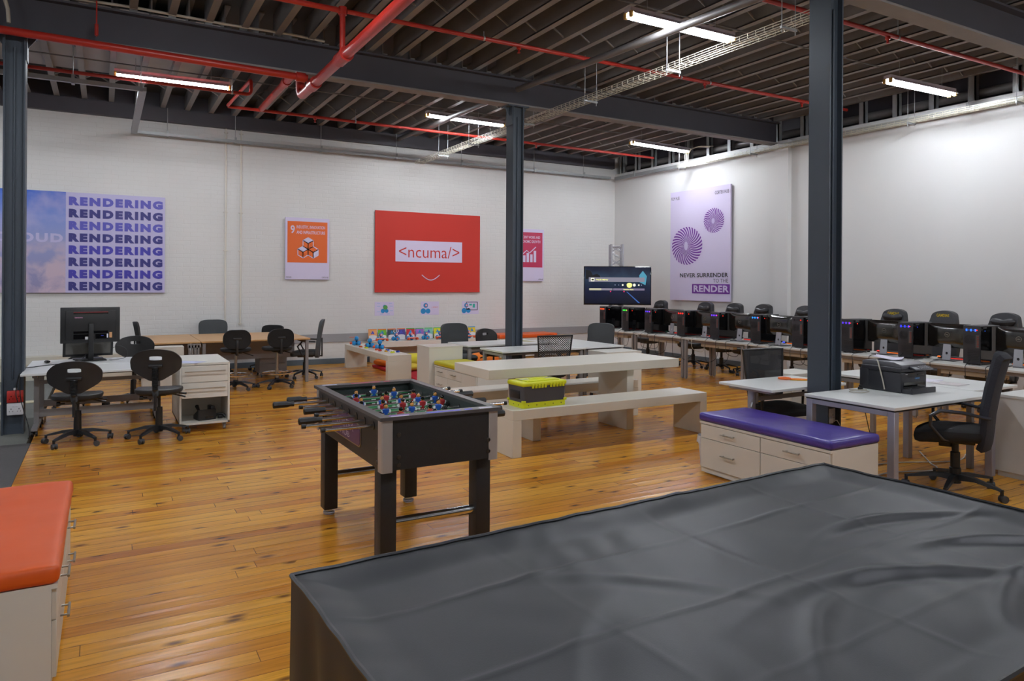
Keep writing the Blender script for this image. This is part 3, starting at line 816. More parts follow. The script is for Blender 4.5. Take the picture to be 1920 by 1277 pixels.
# --- polyurethane lab chair (sitter faces +y)
def lab_chair(label, loc, rz, seat_z=.55, back_z=.60, phase=.3, group='black polyurethane work chairs'):
    t = thing('work_chair', label, 'chair', loc, rz, group)
    casters_and_star(t, .31, phase)
    b = B(); b.cyl((0, 0, .14), (0, 0, .34), .038, .034); b.cyl((0, 0, .34), (0, 0, seat_z - .07), .016); b.build('gas_column', BLACKPL, t)
    b = B(); b.bx(-.09, .09, -.13, .12, seat_z - .085, seat_z - .055, .008); b.build('mechanism', BLACKPL, t)
    for (p, q) in (((.08, -.02, seat_z - .07), (.27, -.05, seat_z - .11)), ((.08, .04, seat_z - .07), (.27, .03, seat_z - .09))):
        b = B(); b.tube([p, ((p[0] + q[0]) / 2, (p[1] + q[1]) / 2, (p[2] + q[2]) / 2), q], [.006, .006, .012], 8); b.build('lever', BLACKPL, t)
    b = B(); b.cyl((-.10, -.1, seat_z - .1), (-.16, -.1, seat_z - .1), .008); b.cyl((-.14, -.1, seat_z - .1), (-.175, -.1, seat_z - .1), .022); b.build('knob', BLACKPL, t)
    padded_seat('seat', .47, .44, seat_z - .07, seat_z - .004, BLACKPU, t, .02, .17, -.016)
    # bellows-covered back stem
    zt = back_z + .14
    path = [Vector((0, -.14, seat_z - .07)), Vector((0, -.225, seat_z - .06)), Vector((0, -.262, seat_z)), Vector((0, -.266, (seat_z + zt) / 2)), Vector((0, -.262, zt))]
    fine = []; rad = []
    for a, c in zip(path, path[1:]):
        L = (c - a).length; n = max(2, int(L / .007))
        for i in range(n):
            fine.append(a.lerp(c, i / n)); rad.append(.034 if (len(rad) % 2) else .026)
    fine.append(path[-1]); rad.append(.03)
    b = B(); b.tube(fine, rad, 10); b.build('bellows_stem', BLACKPL, t)
    b = B(); b.bx(-.07, .07, -.262, -.235, zt - .01, zt + .03, .01); b.cyl((0, -.25, seat_z - .22), (0, -.25, seat_z - .03), .016, None, 8); b.build('back_plate', BLACKPL, t)
    out = spline([(-.247, .17), (-.225, .10), (-.11, .025), (-.05, -.005), (.05, -.005), (.11, .025), (.225, .10), (.247, .17), (.238, .235), (.17, .30), (.06, .328), (-.06, .328), (-.17, .30), (-.238, .235)], 5)
    slot = spline([(-.062, .235), (-.05, .215), (.05, .215), (.062, .235), (.05, .255), (-.05, .255)], 3)
    back_shell('backrest', out, [slot], .035, .75, .12, (0, -.215, back_z), BLACKPU, t)
    return t
lc = lab_chair('black work chair with low backrest parked at the front of the white folding table', (-.235, 8.83, 0), R(-6), .535, .555, .35)
lab_chair('black work chair with raised bellows backrest beside the open drawer cabinet', (.53, 8.69, 0), R(-12), .56, .66, .5)
lab_chair('black work chair facing the camera behind the two computer screens', (.36, 11.25, 0), R(172), .56, .60, .2)
lab_chair('black work chair mostly hidden behind the white folding tables', (-.30, 11.30, 0), R(160), .50, .36, .9)
lab_chair('black work chair with grip slot behind the white desks by the toy shelf', (5.95, 11.05, 0), R(195), .52, .57, .2)

# --- draughtsman chair: small fabric back, chrome column, foot ring
def draught_chair(label, loc, rz):
    t = thing('draughting_chair', label, 'chair', loc, rz, 'black fabric draughting chairs')
    casters_and_star(t, .29, .25, .10)
    b = B(); b.cyl((0, 0, .12), (0, 0, .62), .021); b.cyl((0, 0, .12), (0, 0, .3), .027); b.build('chrome_column', STEEL, t)
    b = B(); n = 28; b.tube([(.245 * math.cos(2 * math.pi * i / n), .245 * math.sin(2 * math.pi * i / n), .235) for i in range(n + 1)], .011, 8)
    for a in (.4, 2.5, 4.6): b.tube([(.02 * math.cos(a), .02 * math.sin(a), .24), (.24 * math.cos(a), .24 * math.sin(a), .235)], .008, 6)
    b.build('foot_ring', CHROME, t)
    padded_seat('seat', .46, .43, .60, .665, BLACKFAB, t, .01, .17, .01)
    b = B(); b.bx(-.08, .08, -.12, .1, .575, .60, .006); b.bx(-.018, .018, -.262, -.245, .56, .83, .004); b.bx(-.018, .018, -.26, -.1, .56, .575); b.bx(-.06, .06, -.268, -.25, .80, .835, .004); b.build('back_stem', BLACKPL, t)
    b = B(); b.tube([(.08, .02, .59), (.26, -.06, .53)], [.006, .009], 8); b.build('lever', BLACKPL, t)
    out = rrect(.41, .30, .13, 6, 0, .15)
    back_shell('backrest', out, [], .055, .7, .1, (0, -.222, .66), BLACKFAB, t)
    return t
draught_chair('black fabric draughting chair with chrome foot ring beside the drawer cabinet', (1.82, 12.0, 0), R(-4))
draught_chair('black fabric draughting chair with chrome foot ring near the end of the beech desks', (2.45, 11.98, 0), R(4))

# --- upholstered task chair
def task_chair(label, loc, rz, M=GREYFAB, top=1.0, bw=.50, bh=.52, arms=False, group='charcoal fabric task chairs'):
    t = thing('task_chair', label, 'chair', loc, rz, group)
    casters_and_star(t, .31, .1)
    b = B(); b.cyl((0, 0, .13), (0, 0, .28), .032); b.cyl((0, 0, .28), (0, 0, .40), .02); b.build('gas_column', BLACKPL, t)
    padded_seat('seat', .50, .48, .405, .485, M, t, .03, .13, .01)
    b = B(); b.bx(-.1, .1, -.15, .12, .37, .405, .006); b.bx(-.03, .03, -.30, -.12, .375, .395); b.bx(-.03, .03, -.31, -.285, .375, top - bh * .5, .004); b.build('back_stem', BLACKPL, t)
    out = spline([(-bw * .46, .02), (0, -.01), (bw * .46, .02), (bw * .5, bh * .5), (bw * .46, bh * .93), (0, bh * 1.0), (-bw * .46, bh * .93), (-bw * .5, bh * .5)], 6)
    back_shell('backrest', out, [], .06, .5, .13, (0, -.235, top - bh), M, t)
    if arms:
        for s in (-1, 1):
            b = B(); b.tube([(s * .2, .0, .40), (s * .29, .02, .42), (s * .30, .1, .58), (s * .29, .02, .67), (s * .28, -.2, .66)], .014, 8)
            b.build('armrest', BLACKPL, t)
    return t
task_chair('charcoal fabric task chair behind the beech desks against the brick wall', (1.8, 14.38, 0), R(178), top=.98)
task_chair('charcoal fabric task chair with square back behind the white desks', (5.28, 10.98, 0), R(182), top=1.01)
task_chair('charcoal fabric task chair turned sideways at the end of the white desks', (7.55, 10.25, 0), R(118), top=1.0)
task_chair('black high backed chair seen from the side at the end of the beech desks', (3.13, 12.95, 0), R(72), GREYFAB, 1.04, .48, .66, True, None)
task_chair('dark chair tucked behind the beech desk with only its back corner showing', (2.72, 14.3, 0), R(140), BLACKFAB, .86, .44, .40, True, None)
task_chair('black armchair with tilted back behind the computer screens on the folding table', (.75, 13.62, 0), R(-95), BLACKFAB, 1.02, .44, .5, True, None)

# --- net-backed chairs
def net_chair(label, loc, rz, M, bw=.53, bh=.50, top=1.0, taper=.05):
    t = thing('net_back_chair', label, 'chair', loc, rz, None)
    casters_and_star(t, .30, .5)
    b = B(); b.cyl((0, 0, .13), (0, 0, .28), .032); b.cyl((0, 0, .28), (0, 0, .42), .02); b.build('gas_column', BLACKPL, t)
    padded_seat('seat', .50, .48, .42, .49, BLACKFAB, t, .03, .12, .008)
    z0 = top - bh; th = .1
    P = lambda x, z: Vector((x, -.25 - (z - z0) * th + .35 * x * x, z))
    hw0, hw1 = bw / 2 - taper, bw / 2
    loop = [P(-hw0, z0), P(-hw1, top), P(-hw1 * .5, top), P(0, top), P(hw1 * .5, top), P(hw1, top), P(hw0, z0), P(hw0 * .5, z0), P(0, z0), P(-hw0 * .5, z0), P(-hw0, z0)]
    b = B(); b.tube(loop, .013, 8); b.build('back_frame', BLACKPL, t)
    b = B(); b.grid(lambda u, v: P((2 * u - 1) * (hw0 + (hw1 - hw0) * v), z0 + bh * v), 8, 6); b.build('net', M, t)
    b = B(); b.bx(-.1, .1, -.15, .12, .385, .42, .006)
    b.tube([(0, -.12, .40), (0, -.27, .41), (0, -.275, z0)], .018, 8); b.build('back_stem', BLACKPL, t)
    for s in (-1, 1):
        b = B(); b.tube([(s * .2, -.02, .41), (s * .28, 0, .43), (s * .29, .0, .64)], .014, 8); b.bx(s * .29 - .03, s * .29 + .03, -.12, .12, .64, .665, .01); b.build('armrest', BLACKPL, t)
    return t
net_chair('black net backed chair with its back to the camera at the near white desk', (5.36, 8.42, 0), R(-5), MESHBLK)
net_chair('black net backed chair behind the desk with the orange paddle', (6.05, 4.98, 0), R(176), MESHFINE, .56, .52, 1.03)

# --- executive chair by the printer desk (sitter faces +y)
def exec_chair(label, loc, rz):
    t = thing('office_chair', label, 'chair', loc, rz)
    casters_and_star(t, .36, .45, .125, BLACKPL, .045, .03)
    b = B(); b.lathe([(.045, .12), (.043, .20), (.036, .205), (.036, .33), (.026, .335), (.026, .42)], n=16); b.build('gas_column', BLACKPL, t)
    b = B(); b.bx(-.1, .1, -.14, .12, .415, .455, .008); b.bx(.02, .09, .02, .12, .36, .42, .01); b.build('mechanism', BLACKPL, t)
    padded_seat('seat', .50, .54, .45, .55, BLACKFAB, t, .06, .15, .01, .03)
    # side profile of the back, swept across
    prof = [(-.20, .40), (-.215, .46), (-.225, .55), (-.235, .68), (-.262, .85), (-.298, 1.02), (-.33, 1.15), (-.355, 1.175)]
    def fn(u, v):
        x = (2 * u - 1)
        k = v * (len(prof) - 1); i = min(int(k), len(prof) - 2); f = k - i
        y = prof[i][0] * (1 - f) + prof[i + 1][0] * f; z = prof[i][1] * (1 - f) + prof[i + 1][1] * f
        hw = .16 + .075 * math.sin(min(1, v * 1.9) * math.pi / 2) - .035 * max(0, v - .55)
        return Vector((x * hw, y + .10 * x * x * .6, z))
    b = B(); b.grid(fn, 12, 28); o = b.build('backrest', mat('navy_black_ribbed_fabric', '#20222b', .85, var=.2, scale=60, bump=.5, bscale=120), t)
    m_ = o.modifiers.new('thick', 'SOLIDIFY'); m_.thickness = .05; m_.offset = -1
    m_ = o.modifiers.new('soft', 'BEVEL'); m_.width = .02; m_.segments = 3; m_.limit_method = 'ANGLE'; m_.angle_limit = R(50)
    for s in (-1, 1):
        b = B(); b.tube([(s * .18, .02, .45), (s * .26, .08, .47), (s * .285, .17, .58), (s * .285, .17, .66), (s * .28, .10, .705), (s * .275, -.05, .70), (s * .255, -.24, .665)], [.014, .014, .014, .015, .016, .015, .012], 8)
        b.build('armrest', mat('satin_blue_black_plastic', '#2b2d34', .25), t)
    return t
exec_chair('high backed black office chair pulled out beside the printer desk', (6.18, 3.34, .0), R(28))

# --- padded gaming chairs along the white wall (sitter faces +y)
def gaming_chair(label, loc, rz, pillow=True, words=False):
    t = thing('gaming_chair', label, 'chair', loc, rz, 'black gaming chairs along the white wall')
    casters_and_star(t, .31, .35)
    b = B(); b.lathe([(.04, .12), (.04, .26), (.025, .265), (.025, .40)], n=14); b.build('gas_column', BLACKPL, t)
    b = B(); b.bx(-.12, .12, -.14, .12, .375, .41, .006); b.tube([(.1, 0, .39), (.26, 0, .37)], .007, 6); b.build('mechanism', BLACKPL, t)
    padded_seat('seat', .54, .52, .40, .51, BLACKLEA, t, .0, .12, -.015)
    out = spline([(-.20, .0), (.20, .0), (.25, .18), (.26, .45), (.215, .60), (.19, .72), (.15, .82), (0, .86), (-.15, .82), (-.19, .72), (-.215, .60), (-.26, .45), (-.25, .18)], 5)
    back_shell('backrest', out, [], .10, .55, .16, (0, -.27, .48), BLACKLEA, t)
    for s in (-1, 1):
        b = B(); b.bx(s * .31 - .03, s * .31 + .03, -.14, .14, .665, .69, .012); b.tube([(s * .22, 0, .41), (s * .31, 0, .42), (s * .31, 0, .67)], .02, 8); b.build('armrest', BLACKPL, t)
    if pillow:
        b = B()
        def fn(u, v):
            a = 2 * math.pi * u; x = (2 * v - 1)
            prr = .05 * (1 - .25 * math.cos(math.pi * x) ** 2) * (1 - max(0, abs(x) - .86) * 6)
            return Vector((x * .16, -.30 + prr * .6 * math.cos(a), 1.20 + .02 * x * x + prr * 1.1 * math.sin(a)))
        b.grid(fn, 12, 12); b.build('head_cushion', BLACKLEA, t)
    if words:
        lettering('GAMDIAS', Plane((-.1, -.328, 1.245), (-1, 0, 0), (0, 0, 1)), -.195, -.005, .0, .045, mat('yellow_embroidery', '#d4b414', .6), t, bold=.02, off=-.0)
    return t
gz = R(88)
GC = [(10.62, 12.42, 88, 'first gaming chair under the television'), (10.62, 11.0, 92, 'gaming chair beneath the purple poster, its pillow under the big striped ring'),
      (10.62, 10.22, 90, 'gaming chair beneath the RENDER box of the purple poster'), (10.62, 9.52, 87, 'gaming chair just beyond the purple poster towards the wall pilaster'),
      (10.62, 8.55, 90, 'gaming chair in front of the wall pilaster'), (10.62, 6.88, 91, 'gaming chair with quilted headrest and half hidden yellow word'),
      (10.62, 6.12, 88, 'gaming chair with quilted headrest and yellow word GAMDIAS in plain view'), (10.62, 5.27, 90, 'gaming chair with pillow above the monitor behind the office chair')]
for i, (x, y, a, lab) in enumerate(GC):
    gaming_chair('black ' + lab, (x, y, 0), R(a), i != 6, i in (5, 6))
# ------------------------------------------------------------------ furniture helpers
def bar_handle(parent, p, q, out, r=.006, name='handle', M=STEEL):
    """bow handle between p and q standing off along out"""
    p, q, o = Vector(p), Vector(q), Vector(out)
    b = B(); e = (q - p).normalized() * (q - p).length * .12
    b.tube([p + o, q + o], r, 8); b.cyl(p + e, p + e + o, r * .8, None, 8); b.cyl(q - e, q - e + o, r * .8, None, 8)
    return b.build(name, M, parent)

def cushion(name, x0, x1, y0, y1, z0, z1, M, parent, r=.025, sag=.006, n=26, wrinkle=.004, over=.012):
    """box cushion with soft edges and shallow wrinkles (own local space of parent)"""
    b = B()
    b.bx(x0 - over, x1 + over, y0 - over, y1 + over, z0, z1, r, seg=3)
    bmesh.ops.subdivide_edges(b.bm, edges=[e for e in b.bm.edges if e.calc_length() > .2], cuts=n, use_grid_fill=True)
    for v in b.bm.verts:
        if v.co.z > (z0 + z1) / 2:
            fx = (v.co.x - x0) / (x1 - x0); fy = (v.co.y - y0) / (y1 - y0)
            v.co.z += sag * math.sin(max(0, min(1, fx)) * math.pi) * math.sin(max(0, min(1, fy)) * math.pi)
            v.co.z += wrinkle * (noise.noise(Vector((v.co.x * 5, v.co.y * 5, 3))) + .5 * noise.noise(Vector((v.co.x * 14, v.co.y * 9, 7))))
        else:
            k = noise.noise(Vector((v.co.x * 9, v.co.y * 9, v.co.z * 9))) * wrinkle
            v.co.x += k; v.co.y += k
    return b.build(name, M, parent)

def post_desk(label, x0, x1, y0, y1, z=.74, leg=.05, M=LEGGREY, top=WHITETOP, frame=True, ends=(1, 1), th=.026, group=None, name='desk', inset=.03, legs=True):
    t = wthing(name, label, 'desk', ((x0 + x1) / 2, (y0 + y1) / 2, 0), group)
    b = B(); b.bx(x0, x1, y0, y1, z - th, z, .003, seg=1); b.build('desktop', top, t)
    i = inset
    if legs:
        for s, x in ((0, x0 + i), (1, x1 - i - leg)):
            for y in (y0 + i, y1 - i - leg):
                b = B(); b.bx(x, x + leg, y, y + leg, 0, z - th - .012, .004, seg=1); b.build('leg', M, t)
            if frame:
                b = B(); b.bx(x, x + leg, y0 + i + leg, y1 - i - leg, z - th - .055, z - th - .012, .004, seg=1); b.build('end_rail', M, t)
        b = B(); b.bx(x0 + i + leg, x1 - i - leg, y0 + .12, y0 + .15, z - th - .05, z - th - .012); b.bx(x0 + i + leg, x1 - i - leg, y1 - .15, y1 - .12, z - th - .05, z - th - .012); b.build('long_rail', M, t)
        b = B(); b.bx(x0 + i, x1 - i, y0 + i, y1 - i, z - th - .013, z - th); b.build('spacer', BLACKPL, t)
    return t

def waterfall(name, label, cat, x0, x1, y0, y1, z, th, axis='x', M=CREAMLAC, legx=None, leg_in=0., leg_y=None, group=None):
    t = wthing(name, label, cat, ((x0 + x1) / 2, (y0 + y1) / 2, 0), group)
    b = B(); b.bx(x0, x1, y0, y1, z - th, z, .004, seg=1); b.build('top_slab', M, t)
    ly0, ly1 = leg_y or (y0, y1)
    if axis == 'x':
        for a in (legx or ((x0, x0 + th), (x1 - th, x1))):
            b = B(); b.bx(a[0], a[1], ly0, ly1, 0, z - th, .003, seg=1); b.build('slab_leg', M, t)
    else:
        for a in ((y0, y0 + th), (y1 - th, y1)):
            b = B(); b.bx(x0, x1, a[0], a[1], 0, z - th, .003, seg=1); b.build('slab_leg', M, t)
    return t

# ------------------------------------------------------------------ long cream table with two benches, toolbox
waterfall('slab_table', 'long cream table with thick slab top between two matching benches', 'table', 3.43, 6.02, 6.47, 7.30, .82, .10, legx=((4.05, 4.15), (5.34, 5.44)), leg_y=(6.61, 7.17))
bench_f = waterfall('slab_bench', 'cream slab bench in front of the long table, toolbox on its end', 'bench', 3.475, 6.06, 6.05, 6.50, .466, .10, group=None)
waterfall('slab_bench', 'cream slab bench on the far side of the long table, mostly hidden', 'bench', 3.475, 6.06, 7.27, 7.72, .466, .10)

def toolbox():
    t = thing('toolbox', 'yellow lidded grey toolbox standing on the end of the cream bench', 'toolbox', (3.88, 6.26, .466), R(2))
    w, d = .54, .30
    def frus(z0, z1, a, c, r=.03):
        b = B(); lo = rrect(w * a, d * a, r, 4); hi = rrect(w * c, d * c, r, 4); n = len(lo)
        A = [b.bm.verts.new((x, y, z0)) for x, y in lo]; Z = [b.bm.verts.new((x, y, z1)) for x, y in hi]
        for i in range(n): b.bm.faces.new((A[i], A[(i + 1) % n], Z[(i + 1) % n], Z[i]))
        b.bm.faces.new(A[::-1]); b.bm.faces.new(Z); return b
    frus(.05, .215, .955, .985).build('tub', DARKGREY, t)
    b = frus(0, .055, .98, .985)
    for x in (-.25, .25):
        for y in (-.135, .135): b.bx(x - .02, x + .02, y - .016, y + .016, .05, .075, .005)
    b.build('base_tray', YELLOW, t)
    b = B()
    for i in range(5): b.sph((-.2 + .1 * i, -.148, .027), .006, (1, .5, 1), 8, 6)
    for y in (-.06, .03): b.sph((-.266, y, .027), .006, (.5, 1, 1), 8, 6)
    b.build('rivets', BLACKPL, t)
    b = B(); b.bx(-w / 2 - .002, w / 2 + .002, -d / 2 - .004, d / 2 + .004, .212, .258, .018, seg=3); b.bx(-.20, .20, -.115, .115, .255, .268, .01, seg=2); b.bx(-.09, .09, -.03, .03, .266, .274, .006); b.build('lid', YELLOW, t)
    for x0 in (-.07, .15):
        for i in range(5):
            b = B(); b.bx(x0 - .095 + i * .038, x0 - .069 + i * .038, -.162, -.150, .196, .236, .003); b.build('latch', YELLOW, t)
    b = B(); b.bx(-.272, -.262, -.085, .085, .09, .17, .004); b.build('side_handle', BLACKPL, t)
    for x in (-.15, .14):
        b = B(); b.bx(x - .055, x + .055, -.02, .06, .2675, .2695); b.build('sticker', mat('silver_sticker', '#aeb08e', .5), t)
toolbox()

# ------------------------------------------------------------------ drawers units with vinyl cushions
def drawer_unit(name, label, x0, x1, y0, y1, z1, fx, drawers, M, cz, cM, cl, cover_y=None, cx=None, plinth=.014):
    """unit whose drawer fronts sit on the plane x = fx"""
    t = wthing(name, label, 'drawer unit', ((x0 + x1) / 2, (y0 + y1) / 2, 0))
    s = -1 if fx == x0 else 1
    a, c = (x0 + .018, x1) if s < 0 else (x0, x1 - .018)
    b = B(); b.bx(a, c, y0, y1, plinth, z1 - .02); b.bx(a + .03, c - .03, y0 + .03, y1 - .03, 0, plinth); b.bx(x0 - .004 * (s < 0), x1 + .004 * (s > 0), y0, y1, z1 - .02, z1); b.build('carcass', M, t, smooth=False)
    for (ya, yb, za, zb) in drawers:
        b = B(); b.bx(fx, fx - s * .018, ya + .002, yb - .002, za + .002, zb - .002, .0015, seg=1)
        d = b.build('drawer_front', M, t)
        ym, zm = (ya + yb) / 2, za + (zb - za) * .56
        bar_handle(d, (fx, ym - .075, zm), (fx, ym + .075, zm), (s * .032, 0, 0))
    cushion('cushion', x0, x1, y0, y1, z1 + .001, z1 + cz, cM, t)
    return t
zt = .475
drawer_unit('drawer_bench', 'white drawer unit with violet vinyl cushion in front of the desks', 4.725, 5.30, 3.45, 4.80, zt, 4.725,
            [(4.115, 4.79, .06, .325), (4.115, 4.79, .325, .45), (3.46, 4.11, .06, .325), (3.46, 4.11, .325, .45)], WHITEMEL, .075, PURPLEVIN, None)
drawer_unit('drawer_bench', 'white drawer unit with orange vinyl cushion at the edge of the boards', -.72, -.165, 3.52, 4.98, .455, -.165,
            [(3.53, 4.25, .06, .30), (3.53, 4.25, .30, .435), (4.25, 4.97, .06, .30), (4.25, 4.97, .30, .435)], WHITEMEL, .08, ORANGEVIN, None)
drawer_unit('drawer_bench', 'white drawer unit with yellow cushion beside the tall white cupboard', 4.345, 4.88, 8.55, 9.955, .47, 4.345,
            [(9.49, 9.95, .06, .32), (9.49, 9.95, .32, .445), (9.02, 9.49, .06, .32), (9.02, 9.49, .32, .445), (8.56, 9.02, .06, .445)], WHITEMEL, .065, YELLOWVIN, None)
b = B(); b.bx(4.265, 4.825, 9.975, 10.45, .03, .72, .002, seg=1); b.bx(4.26, 4.83, 9.97, 10.455, .72, .742, .002, seg=1); b.bx(4.29, 4.8, 10.0, 10.42, 0, .03)
tag(b.build('cupboard', WHITEMEL, None), 'tall white cupboard standing between the toy benches and yellow cushion', 'cupboard')

# waste bin behind the violet unit
b = B(); b.lathe([(.085, 0), (.11, .28), (.115, .285), (.108, .28), (.083, .01)], (0, 0, 0), 20)
tb = tag(b.build('waste_bin', WHITEPL, None, loc=(4.985, 4.935, 0)), 'white waste bin half hidden behind the violet drawer unit', 'bin')
b = B(); n = 40
b.grid(lambda u, v: Vector(((.112 + .012 * math.sin(u * 57) * v) * math.cos(2 * math.pi * u), (.112 + .012 * math.sin(u * 57) * v) * math.sin(2 * math.pi * u), .29 - .07 * v)), 60, 4); b.build('bin_liner', mat('white_bin_liner', '#d8d6d8', .4), tb)

# ------------------------------------------------------------------ white desks in the middle
post_desk('white desk on the far side of the middle column, chairs behind it', 4.89, 6.36, 9.93, 10.67)
post_desk('white desk on the near side of the middle column, net chair before it', 4.91, 6.36, 8.86, 9.56)
post_desk('white desk joining the ends of the two middle desks', 6.365, 7.14, 8.92, 10.45)
def pedestal(label, x0, x1, y0, y1, z0, z1, drawers=3, face='-y', M=WHITEMEL, wheels=True, fM=None):
    t = wthing('pedestal', label, 'pedestal', ((x0 + x1) / 2, (y0 + y1) / 2, 0))
    b = B(); b.bx(x0, x1, y0 + .018, y1, z0, z1 - .02); b.bx(x0, x1, y0, y1, z1 - .02, z1); b.build('carcass', M, t, smooth=False)
    h = (z1 - .02 - z0) / max(1, drawers)
    for i in range(drawers):
        b = B(); b.bx(x0 + .003, x1 - .003, y0, y0 + .018, z0 + i * h + .002, z0 + (i + 1) * h - .002); b.build('drawer_front', fM or M, t, smooth=False)
    if wheels:
        for x in (x0 + .04, x1 - .04):
            for y in (y0 + .04, y1 - .04):
                q = B(); q.cyl((x - .012, y, .028), (x + .012, y, .028), .028, None, 10); q.cyl((x, y, .03), (x, y, z0), .008, None, 6); q.build('caster', RUBBER, t)
    return t
pedestal('white pedestal tucked by the end of the middle desks behind the long table', 6.42, 7.08, 8.42, 8.89, .06, .70)
# papers on the desks
def sheet(label, x, y, z, rz, wd=.21, dp=.297, M=PAPER, name='paper_sheet', curl=.003):
    b = B(); b.grid(lambda u, v: Vector(((u - .5) * wd, (v - .5) * dp, .0012 + curl * abs(math.sin(u * 3 + 1) * (v - .3)))), 6, 6)
    o = b.build(name, M, None, loc=(x, y, z), rz=rz); m_ = o.modifiers.new('thick', 'SOLIDIFY'); m_.thickness = .0008; m_.offset = 1
    return tag(o, label, 'paper')
sheet('pale leaflet lying on the far white desk beside the middle column', 6.15, 10.3, .74, .4, M=mat('faded_leaflet', '#b9b18a', .7))

# ------------------------------------------------------------------ beech desks by the brick wall
def beech(label, x0, x1):
    t = wthing('beech_desk', label, 'desk', ((x0 + x1) / 2, 13.2, 0))
    b = B(); b.bx(x0, x1, 12.32, 14.10, .727, .752, .003, seg=1); b.build('desktop', BEECH, t)
    for x in (x0 + .02, x1 - .07):
        for y in (12.35, 14.02):
            b = B(); b.bx(x, x + .05, y, y + .05, 0, .72, .003, seg=1); b.build('leg', LEGGREY, t)
        b = B(); b.bx(x, x + .05, 12.40, 14.02, .67, .72); b.build('end_rail', LEGGREY, t)
    b = B(); b.bx(x0 + .07, x1 - .07, 13.19, 13.21, .35, .71); b.build('modesty_panel', LEGGREY, t)
    return t
beech('beech topped desk nearest the toy benches with a chair at its end', 1.35, 3.07)
beech('beech topped desk behind the drawer cabinet', .52, 1.34)
pedestal('grey pedestal on casters under the beech desk end', 2.42, 2.86, 13.3, 13.75, .07, .60, 3, M=LEGGREY)
# slotted grey panel leg between the beech desks
b = B()
for i in range(4): b.bx(1.16 + i * .045, 1.185 + i * .045, 12.28, 12.31, .1, .70)
b.bx(1.15, 1.34, 12.28, 12.31, .66, .72); b.bx(1.15, 1.34, 12.28, 12.31, .0, .1)
tag(b.build('slotted_panel', LEGGREY, None, smooth=False), 'grey slotted metal panel at the joint of the beech desks', 'panel')

# ------------------------------------------------------------------ white folding tables
def folding_table(label, x0, x1, y0, y1, z=.70):
    t = wthing('folding_table', label, 'table', ((x0 + x1) / 2, (y0 + y1) / 2, 0))
    b = B(); b.bx(x0, x1, y0, y1, z - .026, z, .004, seg=1); b.build('tabletop', WHITETOP, t)
    ym = (y0 + y1) / 2
    for x in (x0 + .10, x1 - .15):
        b = B(); b.bx(x, x + .05, ym - .02, ym + .02, .085, z - .03); b.build('post', LEGGREY, t, smooth=False)
        b = B(); b.bx(x - .005, x + .055, y0 + .06, y1 - .06, .06, .095, .004, seg=1); b.build('foot', LEGGREY, t)
        for y in (y0 + .10, y1 - .10):
            q = B()
            for s in (-1, 1): q.cyl((x + .025 + s * .012, y, .03), (x + .025 + s * .03, y, .03), .03, None, 12)
            q.cyl((x + .02, y, .03), (x + .02, y, .065), .008, None, 6); q.build('caster', BLACKPL, t)
        b = B(); b.bx(x, x + .05, y0 + .1, y1 - .1, z - .06, z - .028); b.build('bracket', LEGGREY, t, smooth=False)
    b = B(); b.bx(x0 + .15, x1 - .15, ym - .012, ym + .012, .17, .25); b.build('cross_rail', LEGGREY, t, smooth=False)
    b = B(); b.bx(x0 + .15, x1 - .15, ym - .015, ym + .015, z - .16, z - .12); b.bx(x0 + .15, x1 - .15, ym + .08, ym + .11, z - .07, z - .03); b.build('upper_rail', LEGGREY, t, smooth=False)
    return t
folding_table('white folding table on casters with two work chairs at its front', -.78, .70, 9.30, 10.05)
folding_table('white folding table carrying the two computer screens', -.78, .70, 10.07, 10.80)

